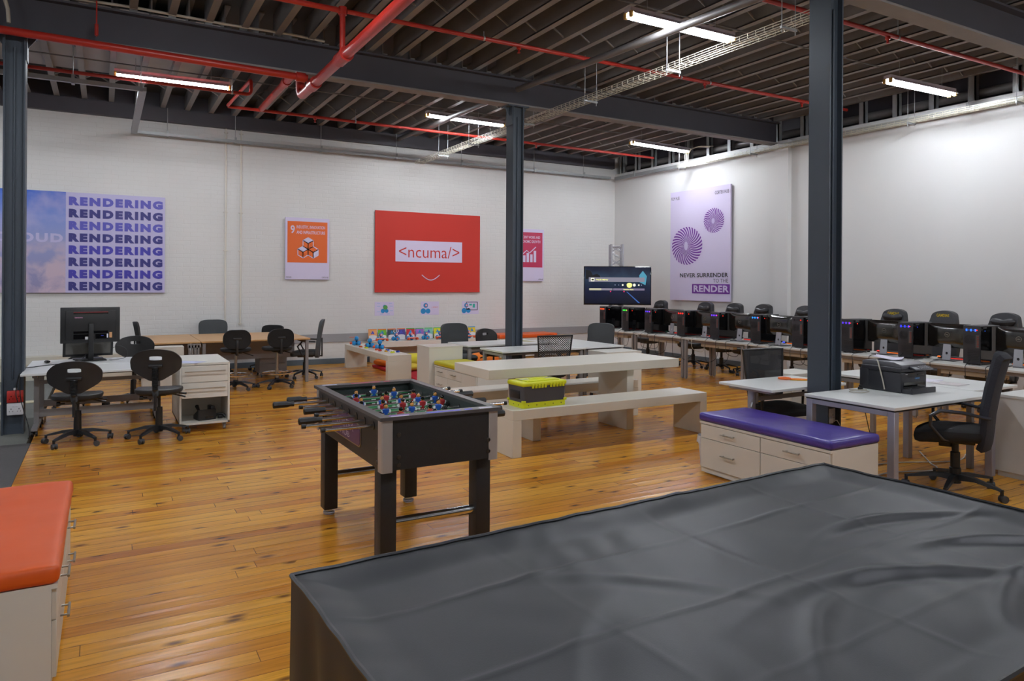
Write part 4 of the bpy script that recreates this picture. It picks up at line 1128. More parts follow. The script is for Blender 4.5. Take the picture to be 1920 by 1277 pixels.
def aio(label, loc, rz, tilt, w, h, zc, lean=0., back=True, group=None, glass=None):
    """all-in-one computer; screen faces local +y, its back towards local -y"""
    t = thing('desktop_screen', label, 'computer', loc, rz, group)
    M = Matrix.Translation((0, 0, zc)) @ Matrix.Rotation(tilt, 4, 'X')
    b = B(); b.bx(-w / 2, w / 2, -.018, .018, -h / 2, h / 2, .006, M=M); b.build('bezel', BLACKPL, t)
    b = B(); b.bx(-w / 2 + .03, w / 2 - .03, .0181, .0195, -h / 2 + .035, h / 2 - .03, M=M); b.build('screen', glass or GLOSSBLK, t, smooth=False)
    b = B(); iw, ih = w - .11, h - .09
    b.prism([(-iw / 2, -ih / 2), (iw / 2, -ih / 2), (iw / 2, ih / 2), (-iw / 2, ih / 2)], M @ Vector((0, -.03, 0)), M.to_3x3() @ Vector((1, 0, 0)), M.to_3x3() @ Vector((0, 0, 1)), .024, .006); b.build('back_cover', BLACKPL, t)
    if back:
        b = B(); b.bx(-.19, .19, -.0455, -.042, h / 2 - .085, h / 2 - .062, M=M); b.build('vent', GLOSSBLK, t, smooth=False)
        b = B(); b.bx(-.19, .19, -.047, -.0425, h / 2 - .064, h / 2 - .058, M=M); b.build('red_strip', mat('red_trim', '#a02026', .4), t, smooth=False)
        b = B(); b.bx(-.19, .19, -.044, -.0422, -h / 2 + .12, -h / 2 + .15, M=M); b.bx(-.19, -.01, -.044, -.0422, -h / 2 + .05, -h / 2 + .11, M=M); b.bx(.05, .19, -.044, -.0422, -h / 2 + .05, -h / 2 + .11, M=M); b.build('port_panel', GLOSSBLK, t, smooth=False)
        p = Plane(M @ Vector((-.175, -.0435, h / 2 - .135)), (1, 0, 0), M.to_3x3() @ Vector((0, 0, 1)))
        lettering('lenovo', p, 0, .085, 0, .018, mat('pink_silver_print', '#cf8fb0', .4), t, bold=.02, off=.0)
        b = B(); b.bx(.205, .235, -.0445, -.042, -h / 2 + .06, -h / 2 + .13, M=M); b.build('sticker', mat('rainbow_sticker', '#d8a070', .5), t, smooth=False)
        b = B(); b.bx(.175, .190, -.0455, -.042, -h / 2 + .06, -h / 2 + .11, M=M); b.build('sticker', PAPER, t, smooth=False)
        b = B(); b.bx(.11, .14, -.0455, -.044, -h / 2 + .085, -h / 2 + .093, M=M); b.build('port', mat('blue_port', '#3a48c8', .4), t, smooth=False)
        b = B(); b.bx(-.065, -.03, -.056, -.044, -h / 2 + .045, -h / 2 + .08, .003, M=M); b.build('plug', WHITEPL, t)
    b = B(); b.bx(-.028, .028, -.075, -.045, .006, zc + .02, .006); b.build('stand_neck', BLACKPL, t)
    b = B(); b.bx(-.17, .17, -.14, .05, .0, .012, .005); b.build('stand_foot', BLACKPL, t)
    return t
aio('large black computer screen seen from behind on the white folding table', (-.145, 10.55, .70), R(6), R(0), .655, .45, .45)
aio('black computer screen leaning low behind the larger one on the folding table', (-.17, 10.70, .70), R(186), R(-14), .56, .36, .215, back=False, glass=mat('reflection_tinted_screen', '#55514b', .12, spec=.8))  # lighter grey screen colour stands in for the reflected room
b = B(); b.sph((0, 0, .017), .03, (1, 1.7, .6), 12, 8)
tag(b.build('computer_mouse', GLOSSBLK, None, loc=(-.60, 10.42, .70), rz=.5), 'black computer mouse at the back corner of the folding tables', 'mouse')
def cable(label, pts, r=.004, M=BLACKPL, name='cable'):
    P_ = [Vector(p) for p in pts]; out = []
    for i in range(len(P_) - 1):
        p0, p1, p2, p3 = P_[max(0, i - 1)], P_[i], P_[i + 1], P_[min(len(P_) - 1, i + 2)]
        for k in range(8):
            t_ = k / 8
            out.append(.5 * (2 * p1 + (p2 - p0) * t_ + (2 * p0 - 5 * p1 + 4 * p2 - p3) * t_ ** 2 + (3 * p1 - p0 - 3 * p2 + p3) * t_ ** 3))
    out.append(P_[-1])
    b = B(); b.tube(out, r, 6); return tag(b.build(name, M), label, 'cable')
cable('black power cable running from the big screen over the table edge to the red socket', [(-.19, 10.46, .79), (-.26, 10.3, .72), (-.45, 10.22, .706), (-.68, 10.0, .706), (-.80, 9.7, .70), (-.83, 9.47, .5), (-.81, 9.44, .38)], .005)
cable('black cable hanging down beside the end column', [(-.80, 9.50, .69), (-.79, 9.46, .45), (-.76, 9.44, .30), (-.71, 9.40, .12), (-.70, 9.35, .03), (-.70, 9.26, .01)], .005)
cable('thin black cable looping beside the two screens', [(.06, 10.40, .71), (.17, 10.36, .72), (.26, 10.38, .75), (.25, 10.42, .84), (.17, 10.46, .88), (.08, 10.50, .84)], .003)
sheet('printed sheet with blue marks on the drawer cabinet', .86, 8.98, .781, .9, M=mat('blue_marked_paper', '#c9cbe6', .8, var=.2, scale=20))
sheet('thin paper strip lying on the front folding table', -.30, 9.95, .70, 1.4, .1, .3, mat('grey_paper', '#b8b8b8', .8))

# white drawer cabinet with open shelf and telephone
def open_cabinet():
    t = wthing('drawer_cabinet', 'white mobile cabinet with two drawers over an open shelf', 'cabinet', (1.0, 9.3, 0))
    x0, x1, y0, y1, z0, z1 = .745, 1.275, 8.83, 9.86, .083, .78
    b = B(); b.bx(x0, x0 + .02, y0, y1, z0, z1 - .022); b.bx(x1 - .02, x1, y0, y1, z0, z1 - .022); b.bx(x0, x1, y0, y1, z0, z0 + .022); b.bx(x0, x1, y0, y1, z1 - .022, z1)
    b.bx(x0 + .02, x1 - .02, y0 + .55, y0 + .57, z0, z1 - .02); b.bx(x0 + .02, x1 - .02, y0 + .02, y0 + .55, .385, .40); b.build('carcass', WHITEMEL, t, smooth=False)
    for za, zb in ((.565, .752), (.385, .560)):
        b = B(); b.bx(x0 + .022, x1 - .022, y0 - .002, y0 + .016, za, zb, .0015, seg=1); d = b.build('drawer_front', WHITEMEL, t)
        zm = zb - .062
        bar_handle(d, (x0 + .05, y0 - .002, zm), (x1 - .05, y0 - .002, zm), (0, -.03, 0), .006)
    for x in (x0 + .05, x1 - .05):
        for y in (y0 + .06, y1 - .06):
            q = B(); q.cyl((x - .014, y, .03), (x + .014, y, .03), .03, None, 12); q.bx(x - .02, x + .02, y - .02, y + .02, .055, z0, .004); q.build('caster', mat('translucent_grey_caster', '#77787a', .3), t)
open_cabinet()
def telephone():
    t = thing('telephone', 'black desk telephone on the open shelf of the white cabinet', 'telephone', (1.03, 9.03, .106), R(12))
    b = B(); b.prism([(-.09, 0), (.09, 0), (.09, .045), (-.06, .12), (-.09, .12)], (0, 0, 0), (0, 1, 0), (0, 0, 1), .20, .006); b.build('body', BLACKPL, t)
    b = B(); b.tube([(-.07, -.075, .075), (-.07, -.02, .10), (-.07, .06, .15)], [.022, .014, .022], 8); b.build('handset', BLACKPL, t)
    b = B(); b.bx(-.02, .07, -.097, -.09, .012, .04); b.build('display', GLOSSBLK, t, smooth=False)
    b = B(); b.bx(.055, .10, -.05, .08, .06, .15, .006); b.build('stand', BLACKPL, t)
telephone()
b = B(); b.tube([(-.06, 0, .02), (-.03, 0, .05), (.03, 0, .05), (.06, -.01, .018)], [.02, .014, .016, .022], 8); b.bx(-.02, .03, -.03, .03, 0, .04, .008)
tag(b.build('headset', BLACKPL, None, loc=(1.19, 9.0, .106)), 'small black headset beside the telephone on the open shelf', 'headset')
pedestal('low white cabinet behind the drawer cabinet under the beech desk edge', .50, 1.07, 11.98, 12.27, .06, .71, 1)

# sockets on the columns
def socket(label, loc, M, knob=True, red=False):
    t = thing('wall_socket', label, 'socket', loc, 0)
    b = B(); b.bx(-.076, .076, -.04, .0, -.066, .066, .008); b.build('plate', M, t)
    b = B()
    for x in (-.036, .036):
        b.bx(x - .004, x + .004, -.0412, -.038, -.002, .008); b.bx(x - .018, x - .012, -.0412, -.038, -.026, -.020); b.bx(x + .012, x + .018, -.0412, -.038, -.026, -.020)
    b.build('pin_holes', GLOSSBLK, t, smooth=False)
    for x in (-.022, .018):
        b = B(); b.bx(x - .01, x + .01, -.044, -.038, .026, .034, .002); b.build('switch', M, t)
    return t
socket('red double wall socket on the end column', (-.845, 9.592, .43), REDPL)
b = B(); b.bx(-.862, -.828, 9.56, 9.59, .498, .525, .005); tag(b.build('conduit_fitting', WHITEPL, None), 'white conduit fitting above the red socket', 'fitting')
socket('white double wall socket below the red one on the end column', (-.845, 9.592, .292), WHITEPL)
socket('white double socket on the column beside the printer desk', (5.925, 4.375, .49), WHITEPL)
b = B(); b.bx(5.845, 5.90, 4.28, 4.334, .43, .48, .008); b.tube([(5.89, 4.30, .455), (5.96, 4.29, .45), (6.05, 4.25, .30), (6.1, 4.2, .02)], .004, 6)
tag(b.build('power_plug', WHITEPL, None), 'white plug with cable in the socket beneath the printer desk', 'plug')
# ------------------------------------------------------------------ table football
TRIMALU = mat('satin_corner_trim', '#b7b0ad', .35, .4)
def football():
    FX0, FX1, FY0, FY1, ZT = 1.375, 2.165, 3.915, 5.40, .94
    t = wthing('football_table', 'black table football game with blue and red players', 'football table', ((FX0 + FX1) / 2, 4.65, 0))
    a0, a1, b0, b1, zb = FX0 + .02, FX1 - .02, FY0 + .02, FY1 - .02, .625
    for nm, q in (('side_panel', (a0, a0 + .03, b0, b1)), ('side_panel', (a1 - .03, a1, b0, b1)), ('end_panel', (a0 + .03, a1 - .03, b0, b0 + .03)), ('end_panel', (a0 + .03, a1 - .03, b1 - .03, b1))):
        b = B(); b.bx(q[0], q[1], q[2], q[3], zb, ZT - .018); b.build(nm, FOOSBLK, t, smooth=False)
    b = B(); i0, i1, j0, j1 = a0 + .03, a1 - .03, b0 + .03, b1 - .03
    b.bx(i0, i0 + .004, j0, j1, .77, ZT - .02); b.bx(i1 - .004, i1, j0, j1, .77, ZT - .02); b.bx(i0, i1, j0, j0 + .004, .77, ZT - .02); b.bx(i0, i1, j1 - .004, j1, .77, ZT - .02); b.build('inner_wall', FOOSIN, t, smooth=False)
    b = B(); b.bx(i0, i1, j0, j1, .755, .77); pf = b.build('playfield', GREENFLD, t, smooth=False)
    b = B(); b.bx(i0, i1, j0, j1, .635, .65); b.build('bottom_panel', FOOSBLK, t, smooth=False)
    b = B(); ym = (j0 + j1) / 2
    b.bx(i0 + .004, i1 - .004, ym - .006, ym + .006, .77, .7712)
    n = 24; b.tube([((i0 + i1) / 2 + .12 * math.cos(2 * math.pi * i / n), ym + .12 * math.sin(2 * math.pi * i / n), .7708) for i in range(n + 1)], .004, 4)
    b.build('field_lines', WHITEPL, pf, smooth=False)
    b = B()
    for q in ((FX0, FX0 + .055, FY0, FY1), (FX1 - .055, FX1, FY0, FY1), (FX0 + .055, FX1 - .055, FY0, FY0 + .085), (FX0 + .055, FX1 - .055, FY1 - .085, FY1)):
        b.bx(q[0], q[1], q[2], q[3], ZT - .02, ZT)
    bmesh.ops.remove_doubles(b.bm, verts=b.bm.verts[:], dist=1e-5)
    b.build('top_rim', mat('dark_grey_rim', '#4a4546', .45, var=.12, scale=40), t, smooth=False)
    VIO = mat('violet_decal', '#7a55b8', .5); WHT = mat('white_decal', '#cfc9da', .5); RD = mat('red_decal', '#c0324a', .5); BL = mat('blue_decal', '#4a4fd0', .5)
    def decal(x0, x1, y0, y1, M):
        q = B(); q.bx(x0, x1, y0, y1, ZT, ZT + .0012); return q.build('rim_decal', M, t, smooth=False)
    decal(FX0 + .065, FX0 + .19, FY0 + .022, FY0 + .048, VIO); decal(FX0 + .07, FX0 + .18, FY0 + .010, FY0 + .024, WHT)
    decal(FX0 + .30, FX0 + .52, FY0 + .02, FY0 + .045, BL); decal(FX0 + .55, FX0 + .60, FY0 + .02, FY0 + .045, BL); decal(FX1 - .14, FX1 - .05, FY0 + .02, FY0 + .045, WHT)
    decal(FX0 + .05, FX0 + .16, FY1 - .06, FY1 - .03, WHT); decal(FX0 + .27, FX0 + .50, FY1 - .06, FY1 - .035, RD); decal(FX0 + .53, FX0 + .58, FY1 - .06, FY1 - .035, RD)
    for x, sx in ((a0, 1), (a1, -1)):
        for y, sy in ((b0, 1), (b1, -1)):
            q = B(); r = .014
            pts = [(0, 0)]
            prof = [(-.006 + r * (1 - math.cos(R(90 * i / 6))) , -.006 + r * (1 - math.sin(R(90 * i / 6)))) for i in range(7)]
            poly = [(p[0], p[1]) for p in prof]
            outer = [(.06, -.006)] + [(r * (1 - math.sin(R(90 * i / 6))) - .006, r * (1 - math.cos(R(90 * i / 6))) - .006) for i in range(7)] + [(-.006, .06), (.0, .06), (.0, .0), (.06, .0)]
            q.prism([(x + sx * u, y + sy * v) for u, v in outer][::(1 if sx * sy > 0 else -1)], (0, 0, (zb - .01 + ZT - .02) / 2), (1, 0, 0), (0, 1, 0), ZT - .02 - zb + .01)
            q.build('corner_trim', TRIMALU, t)
            lx0 = x + sx * .012; ly0 = y + sy * .06
            q = B(); q.bx(min(lx0, lx0 + sx * .10), max(lx0, lx0 + sx * .10), min(ly0, ly0 + sy * .11), max(ly0, ly0 + sy * .11), .045, .76 if False else zb + .0, .006, seg=2)
            lg = q.build('leg', FOOSBLK, t)
            q = B(); q.lathe([(.036, 0), (.042, .006), (.042, .022), (.028, .026), (.022, .046)], (lx0 + sx * .05, ly0 + sy * .055, 0), 18); q.build('levelling_foot', mat('clear_plastic', '#c8ccd2', .1, spec=.5, trans=.7), lg)
    for y in (b0 + .115, b1 - .115):
        q = B(); q.tube([(a0 + .11, y, .285), (a1 - .11, y, .285)], .029, 14); q.build('crossbar', CHROME, t)
    # bolts
    for p, d in (((a0 + .10, b0, .83), 'y'), ((a0 + .10, b0, .70), 'y'), ((a1 - .06, b0, .74), 'y'), ((a1 - .06, b0, .67), 'y'), ((a0, b0 + .09, .74), 'x'), ((a0, b0 + .09, .66), 'x'), ((a0 + .10, b0, .655), 'y')):
        q = B(); v = Vector((0, -.006, 0)) if d == 'y' else Vector((-.006, 0, 0)); q.cyl(Vector(p), Vector(p) + v, .014, .012, 12); q.cyl(Vector(p) + v, Vector(p) + v * 1.2, .006, None, 6); q.build('bolt', mat('dark_bronze_bolt', '#4a4038', .4, .5), t)
    # club plate on the long side
    pl = Plane((a0, 4.96, .685), (0, -1, 0), (0, 0, 1)); L = .64
    out = [(0, .02), (.02, 0), (L - .02, 0), (L, .02), (L, .115), (L - .03, .135)] + [(L - .03 - (L - .06) * i / 8, .135 + .045 * math.sin(math.pi * i / 8)) for i in range(1, 8)] + [(.03, .135), (0, .115)]
    q = B(); q.prism(out, pl.p(0, 0, .003), pl.u, pl.v, .006); sg = q.build('club_plate', STEEL, t, smooth=False)
    inn = [(L / 2 + (x - L / 2) * .965, .08 + (y - .08) * .90) for x, y in out]
    q = B(); q.prism(inn, pl.p(0, 0, .005), pl.u, pl.v, .006); q.build('violet_panel', mat('deep_violet_plate', '#4b2a66', .35), sg, smooth=False)
    lettering('CORTEX', pl, .13, .50, .075, .135, WHT, sg, bold=-.015, off=.009); lettering('HUB', pl, .22, .42, .025, .06, WHT, sg, bold=-.01, off=.009)
    q = B(); q.lathe([(.045, 0), (.045, .004), (.035, .004), (.035, .001)], (0, 0, 0), 20, Matrix.Translation((a0 - .002, 5.16, .73)) @ Matrix.Rotation(R(-90), 4, 'Y')); q.build('ball_return', GLOSSBLK, t)
    # rods
    ys = [b1 - .13 - i * .165 for i in range(8)]
    spec = [('b', [0.02], 'L', -.26), ('b', [-.17, .12], 'L', -.42), ('r', [-.22, .0, .21], 'R', -.20), ('b', [-.24, -.09, .05, .18, .31], 'L', -.20), ('r', [-.29, -.14, .0, .145, .29], 'R', -.17), ('b', [-.18, .0, .19], 'L', -.31), ('r', [-.14, .06], 'R', -.40), ('r', [0.02], 'R', -.31)]
    xm = (FX0 + FX1) / 2
    SHB = mat('blue_shirt', '#2457b8', .4); SHR = mat('red_shirt', '#b0262e', .4); SKIN = mat('moulded_skin', '#d9964f', .5); SOCK = mat('white_shorts', '#e2e0e4', .45); HAIR = GLOSSBLK
    def player(x, y, z, team, rod, face):
        s_ = 1 if face else -1
        q = B()
        q.lathe([(.010, -.026), (.016, -.02), (.020, 0), (.026, .020), (.024, .030), (.010, .036)], (0, 0, 0), 10, Matrix.Translation((x, y, z)) @ Matrix.Diagonal((1, .62, 1, 1)))
        p = q.build('player', SHB if team == 'b' else SHR, rod)
        q = B()
        for sx in (-1, 1): q.tube([(x + sx * .025, y, z + .024), (x + sx * .030, y, z + .002), (x + sx * .026, y - s_ * .006, z - .014)], [.008, .008, .006], 6)
        q.lathe([(.017, -.05), (.019, -.022), (.016, -.018)], (0, 0, 0), 10, Matrix.Translation((x, y, z)) @ Matrix.Diagonal((1, .6, 1, 1))); q.bx(x - .012, x + .012, y - .008, y + .008, z - .085, z - .045, .003)
        q.build('white_kit', SOCK, rod)
        q = B(); q.sph((x, y - s_ * .002, z + .048), .0135, (1, 1, 1.15), 10, 8); q.build('head', SKIN, rod)
        q = B(); q.sph((x, y + s_ * .003, z + .054), .0145, (1, 1, .95), 10, 8); q.build('hair', HAIR, rod)
    zr = .865
    for i, (team, xs, side, ext) in enumerate(spec):
        y = ys[i]
        xr = {0: a1 + .27, 1: a1 + .30, 2: a1 + .32, 3: a1 + .22, 4: a1 + .26, 5: a1 + .33, 6: a1 + .21, 7: a1 + .14}[i]
        xl = {0: a0 - .25, 1: a0 - .38, 2: a0 - .23, 3: a0 - .25, 4: a0 - .21, 5: a0 - .36, 6: a0 - .37, 7: a0 - .30}[i]
        q = B(); q.tube([(xl, y, zr), (xr, y, zr)], .0105, 10); rod = q.build('rod', CHROME, t)
        left = i in (0, 1, 3, 5)
        hx = xl if left else xr; d = 1 if left else -1
        q = B(); q.tube([(hx, y, zr), (hx + d * .004, y, zr), (hx + d * .09, y, zr), (hx + d * .115, y, zr), (hx + d * .14, y, zr)], [.018, .023, .023, .017, .019], 8); q.build('grip', BLACKPL, rod)
        cx = xr if left else xl
        q = B(); q.cyl((cx - .012, y, zr), (cx + .012, y, zr), .0135, None, 10); q.build('end_cap', BLACKPL, rod)
        for x in (a0 - .001, a1 + .001, i0 + .004, i1 - .004):
            q = B(); q.cyl((x - .003, y, zr), (x + .003, y, zr), .026, None, 14); q.build('bearing', BLACKPL, rod)
        sh = 0.0
        lo, hi = min(xs), max(xs)
        for x in (xm + lo - .045, xm + hi + .045):
            q = B()
            for k in range(4): q.cyl((x - .018 + k * .009, y, zr), (x - .012 + k * .009, y, zr), .019, None, 10)
            q.cyl((x - .018, y, zr), (x + .018, y, zr), .014, None, 10); q.build('bumper', BLACKPL, rod)
        for x in xs: player(xm + x, y, zr, team, rod, team == 'b')
football()

# ------------------------------------------------------------------ toy corner
waterfall('slab_bench', 'cream slab bench pointing at the camera with three blue ball robots', 'bench', 4.20, 4.63, 11.60, 14.10, .466, .10, axis='y')
waterfall('slab_bench', 'cream slab bench along the brick wall holding a row of coloured packs', 'bench', 4.95, 7.75, 14.32, 14.80, .466, .12)
RB = mat('robot_blue_plastic', '#1f86c6', .3); RO = mat('robot_orange_plastic', '#e35a26', .35)
def ball_robot(label, loc, rz, kit=None, group='blue ball robots'):
    t = thing('toy_robot', label, 'toy robot', loc, rz, group)
    t.scale = (.8, .8, .8)
    for x, y, nm in ((-.062, .03, 'wheel_ball'), (.062, .03, 'wheel_ball'), (0, -.06, 'wheel_ball')):
        b = B(); b.sph((x, y, .058), .056, (1, 1, 1), 16, 10); o = b.build(nm, RB, t)
        d = Vector((x, y, 0)).normalized()
        b = B(); b.cyl(Vector((x, y, .058)) + d * .048, Vector((x, y, .058)) + d * .058, .022, .02, 12); b.build('hub_cap', RO, o)
    b = B(); b.cyl((0, 0, .09), (0, 0, .125), .02); b.build('neck', BLACKPL, t)
    b = B(); b.sph((0, 0, .17), .056, (1, 1, 1), 18, 12); h = b.build('head', RB, t)
    b = B(); b.cyl((0, -.035, .172), (0, -.058, .172), .036, .033, 16); b.build('face_ring', RO, h)
    b = B(); b.cyl((0, -.05, .172), (0, -.060, .172), .022, None, 14); b.build('eye', WHITEPL, h)
    for s in (-1, 1):
        b = B(); b.cyl((s * .05, 0, .17), (s * .058, 0, .17), .016, None, 10); b.build('ear_cap', WHITEPL, h)
    if kit == 'plough':
        b = B(); b.bx(-.16, .16, -.135, -.11, .055, .085, .006); b.bx(-.13, .13, -.11, -.02, .075, .085); b.bx(-.16, -.12, -.15, -.05, .02, .06, .006); b.bx(.12, .17, -.14, -.06, .015, .06, .006); b.build('orange_bumper', RO, t)
        b = B(); b.bx(-.15, .17, -.138, -.132, .083, .098); b.build('white_rail', WHITEPL, t)
    if kit == 'launcher':
        b = B(); b.tube([(.05, -.03, .06), (.16, -.05, .05)], .03, 10); b.tube([(0, 0, .2), (.17, 0, .2)], .006, 6); b.build('orange_arm', RO, t)
    if kit == 'ears':
        b = B()
        for s in (-1, 1): b.tube([(s * .03, 0, .21), (s * .07, 0, .25), (s * .05, 0, .30)], .012, 8)
        b.build('white_ears', WHITEPL, t)
    return t
ball_robot('blue ball robot furthest back on the bench pointing at the camera', (4.33, 13.75, .466), R(160), 'launcher')
ball_robot('blue ball robot in the middle of the three on the bench pointing at the camera', (4.40, 13.15, .466), R(165))
ball_robot('blue ball robot with orange scoop, front one of the three on the bench', (4.46, 12.75, .466), R(155), 'launcher')
BR = [(708, 'plough', 'blue robot with orange plough in front of the green and dark packs'), (739, 'ears', 'blue robot with white ears in front of the violet pack'), (768, 'plough', 'blue robot with orange plough beneath the pale green pack'),
      (799, None, 'plain blue robot in front of the yellow packs'), (827, 'plough', 'blue robot with orange plough beside the square backed chair'), (887, 'plough', 'blue robot with orange plough showing between the two chairs')]
BX = [5.08, 5.42, 5.75, 6.11, 6.44, 7.14]
for x, (p, kit, lab) in zip(BX, BR): ball_robot(lab, (x, 14.47, .466), R(random.uniform(-18, 18)), kit)
# coloured packs leaning on the wall
PC = [('#e8a060', 'peach'), ('#6fb52e', 'leaf green'), ('#37464d', 'slate'), ('#4b3a8e', 'violet'), ('#c4252b', 'red with green top'), ('#9a63b8', 'mauve'), ('#7dbfa8', 'pale green'), ('#d8cf1e', 'lemon yellow'), ('#e3b51c', 'amber'), ('#e0682a', 'orange'), ('#4a4650', 'charcoal'), ('#e0c020', 'yellow edged')]
TOPS = ['#e08a3a', '#e0702c', '#e07030', '#e07030', '#3fa83a', '#49b84a', '#48b048', '#58b83a', '#c42c3a', '#d03028', '#c4303a', '#2a90c8']
PX = [4.98, 5.22, 5.46, 5.68, 5.93, 6.17, 6.42, 6.68, 6.93, 7.17, 7.42, 7.6]
PX = [4.98 + i * .215 for i in range(12)]
for i, ((c, nm), x) in enumerate(zip(PC, PX)):
    t = thing('activity_pack', '%s activity pack standing against the brick wall on the bench' % nm, 'pack', (x, 14.68, .467), R(random.uniform(-6, 6)), 'coloured activity packs')
    Mx = Matrix.Rotation(R(-9), 4, 'X')
    b = B(); b.bx(-.092, .092, -.006, .006, .0, .245, M=Mx); b.build('card', mat(nm.replace(' ', '_') + '_card', c, .5, var=.2, scale=30), t, smooth=False)
    b = B(); b.bx(-.092, .092, -.0075, -.006, .225, .245, M=Mx); b.build('header', mat(nm.replace(' ', '_') + '_header', TOPS[i], .5), t, smooth=False)
    b = B(); b.prism([(-.085, .005), (.085, .005), (.085, .09)] + [(.085 * math.cos(R(a)), .09 + .025 * math.sin(R(a))) for a in range(20, 161, 20)] + [(-.085, .09)], Mx @ Vector((0, -.0075, 0)), (1, 0, 0), Mx.to_3x3() @ Vector((0, 0, 1)), .003); b.build('white_pocket', WHITEPL, t, smooth=False)
    b = B()
    for dx, dz, r in ((-.018, .15, .018), (.018, .15, .018), (0, .18, .02)): b.sph((dx, -.008, dz), r, (1, .12, 1), 10, 6, Mx)
    b.build('printed_robot', ROBOBLUE if i % 3 else INKBLUE, t)
# small toy bricks on the bench
TB = [(4.30, 13.05, YELLOW, 'yellow'), (4.27, 13.3, ORANGEVIN, 'orange'), (4.36, 12.62, RO, 'orange red'), (4.50, 12.45, mat('toy_blue', '#2f58c0', .4), 'blue'), (4.40, 12.25, mat('toy_amber', '#d8a020', .4), 'amber'), (4.47, 12.2, PAPER, 'white'), (4.56, 12.08, mat('toy_blue_deep', '#2048b0', .4), 'deep blue'), (4.35, 12.42, mat('toy_red', '#b83020', .4), 'red'), (4.44, 12.02, YELLOW, 'lemon')]
for x, y, M, nm in TB:
    b = B(); b.bx(-.035, .035, -.02, .02, 0, .022, .003)
    for dx in (-.018, .018): b.cyl((dx, 0, .022), (dx, 0, .03), .009, None, 8)
    tag(b.build('toy_brick', M, None, loc=(x, y, .466), rz=random.uniform(0, 3)), '%s toy brick on the bench near the ball robots' % nm, 'toy brick', 'toy bricks on the cream bench')
# floor cushions
def pillow(label, loc, rz, w, d, h, M):
    b = B()
    def fn(u, v):
        a = 2 * math.pi * u; c, s_ = math.cos(a), math.sin(a); p = (abs(c) ** 4 + abs(s_) ** 4) ** -.25
        rr = math.sin(math.pi * v) ** .55 * (.9 if 0 else 1)
        return Vector((c * p * w / 2 * rr, s_ * p * d / 2 * rr, h / 2 - h / 2 * math.cos(math.pi * v) * (1.0)))
    b.grid(fn, 32, 14); bmesh.ops.remove_doubles(b.bm, verts=b.bm.verts[:], dist=1e-4)
    return tag(b.build('floor_cushion', M, None, loc=loc, rz=rz), label, 'cushion')
OC = mat('orange_cotton', '#e07a22', .85); YC = mat('mustard_cotton', '#c8b032', .85); RC = mat('red_cotton', '#c81f30', .8, var=.08)
b = B(); b.bx(4.70, 7.0, 11.4, 13.9, 0, .05, .02); tag(b.build('floor_mat', RC, None), 'red floor mat between the cream toy benches', 'mat')
pillow('orange floor cushion lying beyond the bench with three robots', (4.98, 13.60, .05), .3, .62, .5, .15, OC)
pillow('mustard floor cushion under the bench with three robots', (5.02, 12.70, .05), .2, .55, .45, .12, YC)
pillow('yellow floor cushion between the bench end and the tall cupboard', (5.35, 13.2, .05), -.2, .6, .45, .26, mat('yellow_cotton', '#d6c838', .85))
pillow('orange floor cushion glimpsed under the near white desk', (6.55, 12.6, .05), .5, .6, .5, .28, OC)
pillow('red floor cushion glimpsed under the near white desk', (6.2, 11.8, .05), -.4, .55, .5, .2, mat('crimson_cotton', '#c02a3a', .85))
t = wthing('padded_bench', 'low bench with bright orange cushion along the brick wall behind the middle column', 'bench', (8.2, 14.5, 0))
b = B(); b.bx(7.80, 9.35, 14.2, 14.78, .02, .44); b.build('bench_box', WHITEMEL, t, smooth=False)
cushion('cushion', 7.80, 9.35, 14.2, 14.78, .441, .535, ORANGEVIN, t)
# ------------------------------------------------------------------ gaming row along the white wall
GREYTOP = mat('pale_grey_desktop', '#c9c7c2', .4, var=.03)
for i in range(8):
    y1 = 12.52 - i * 1.405; y0 = y1 - 1.40
    lab = ['gaming desk at the far end under the television', 'gaming desk second from the television', 'gaming desk third from the television', 'gaming desk fourth from the television, behind the net chair',
           'gaming desk partly hidden by the thick column', 'gaming desk behind the printer', 'gaming desk behind the office chair', 'gaming desk running out of the frame beyond the office chair'][i]
    t = wthing('gaming_desk', 'pale grey ' + lab, 'desk', (9.52, (y0 + y1) / 2, 0), None)
    b = B(); b.bx(9.12, 9.92, y0, y1, .715, .74, .002, seg=1); b.build('desktop', GREYTOP, t)
    for x in (9.14, 9.84):
        for y in (y0 + .012, y1 - .062):
            b = B(); b.bx(x, x + .05, y, y + .05, .02, .70, .004, seg=1); b.bx(x + .018, x + .032, y - .001, y + .051, .05, .68); b.cyl((x + .025, y + .025, 0), (x + .025, y + .025, .02), .018, None, 10); b.build('leg', LEGGREY, t)
    b = B(); b.bx(9.2, 9.24, y0 + .07, y1 - .07, .665, .713); b.bx(9.8, 9.84, y0 + .07, y1 - .07, .665, .713); b.build('rail', LEGGREY, t, smooth=False)
    b = B(); b.bx(9.27, 9.37, y0 + .35, y1 - .30, .60, .655, .006); b.build('cable_tray', mat('cream_cable_tray', '#bfb7a6', .5) if i == 0 else bpy.data.materials['cream_cable_tray'], t)

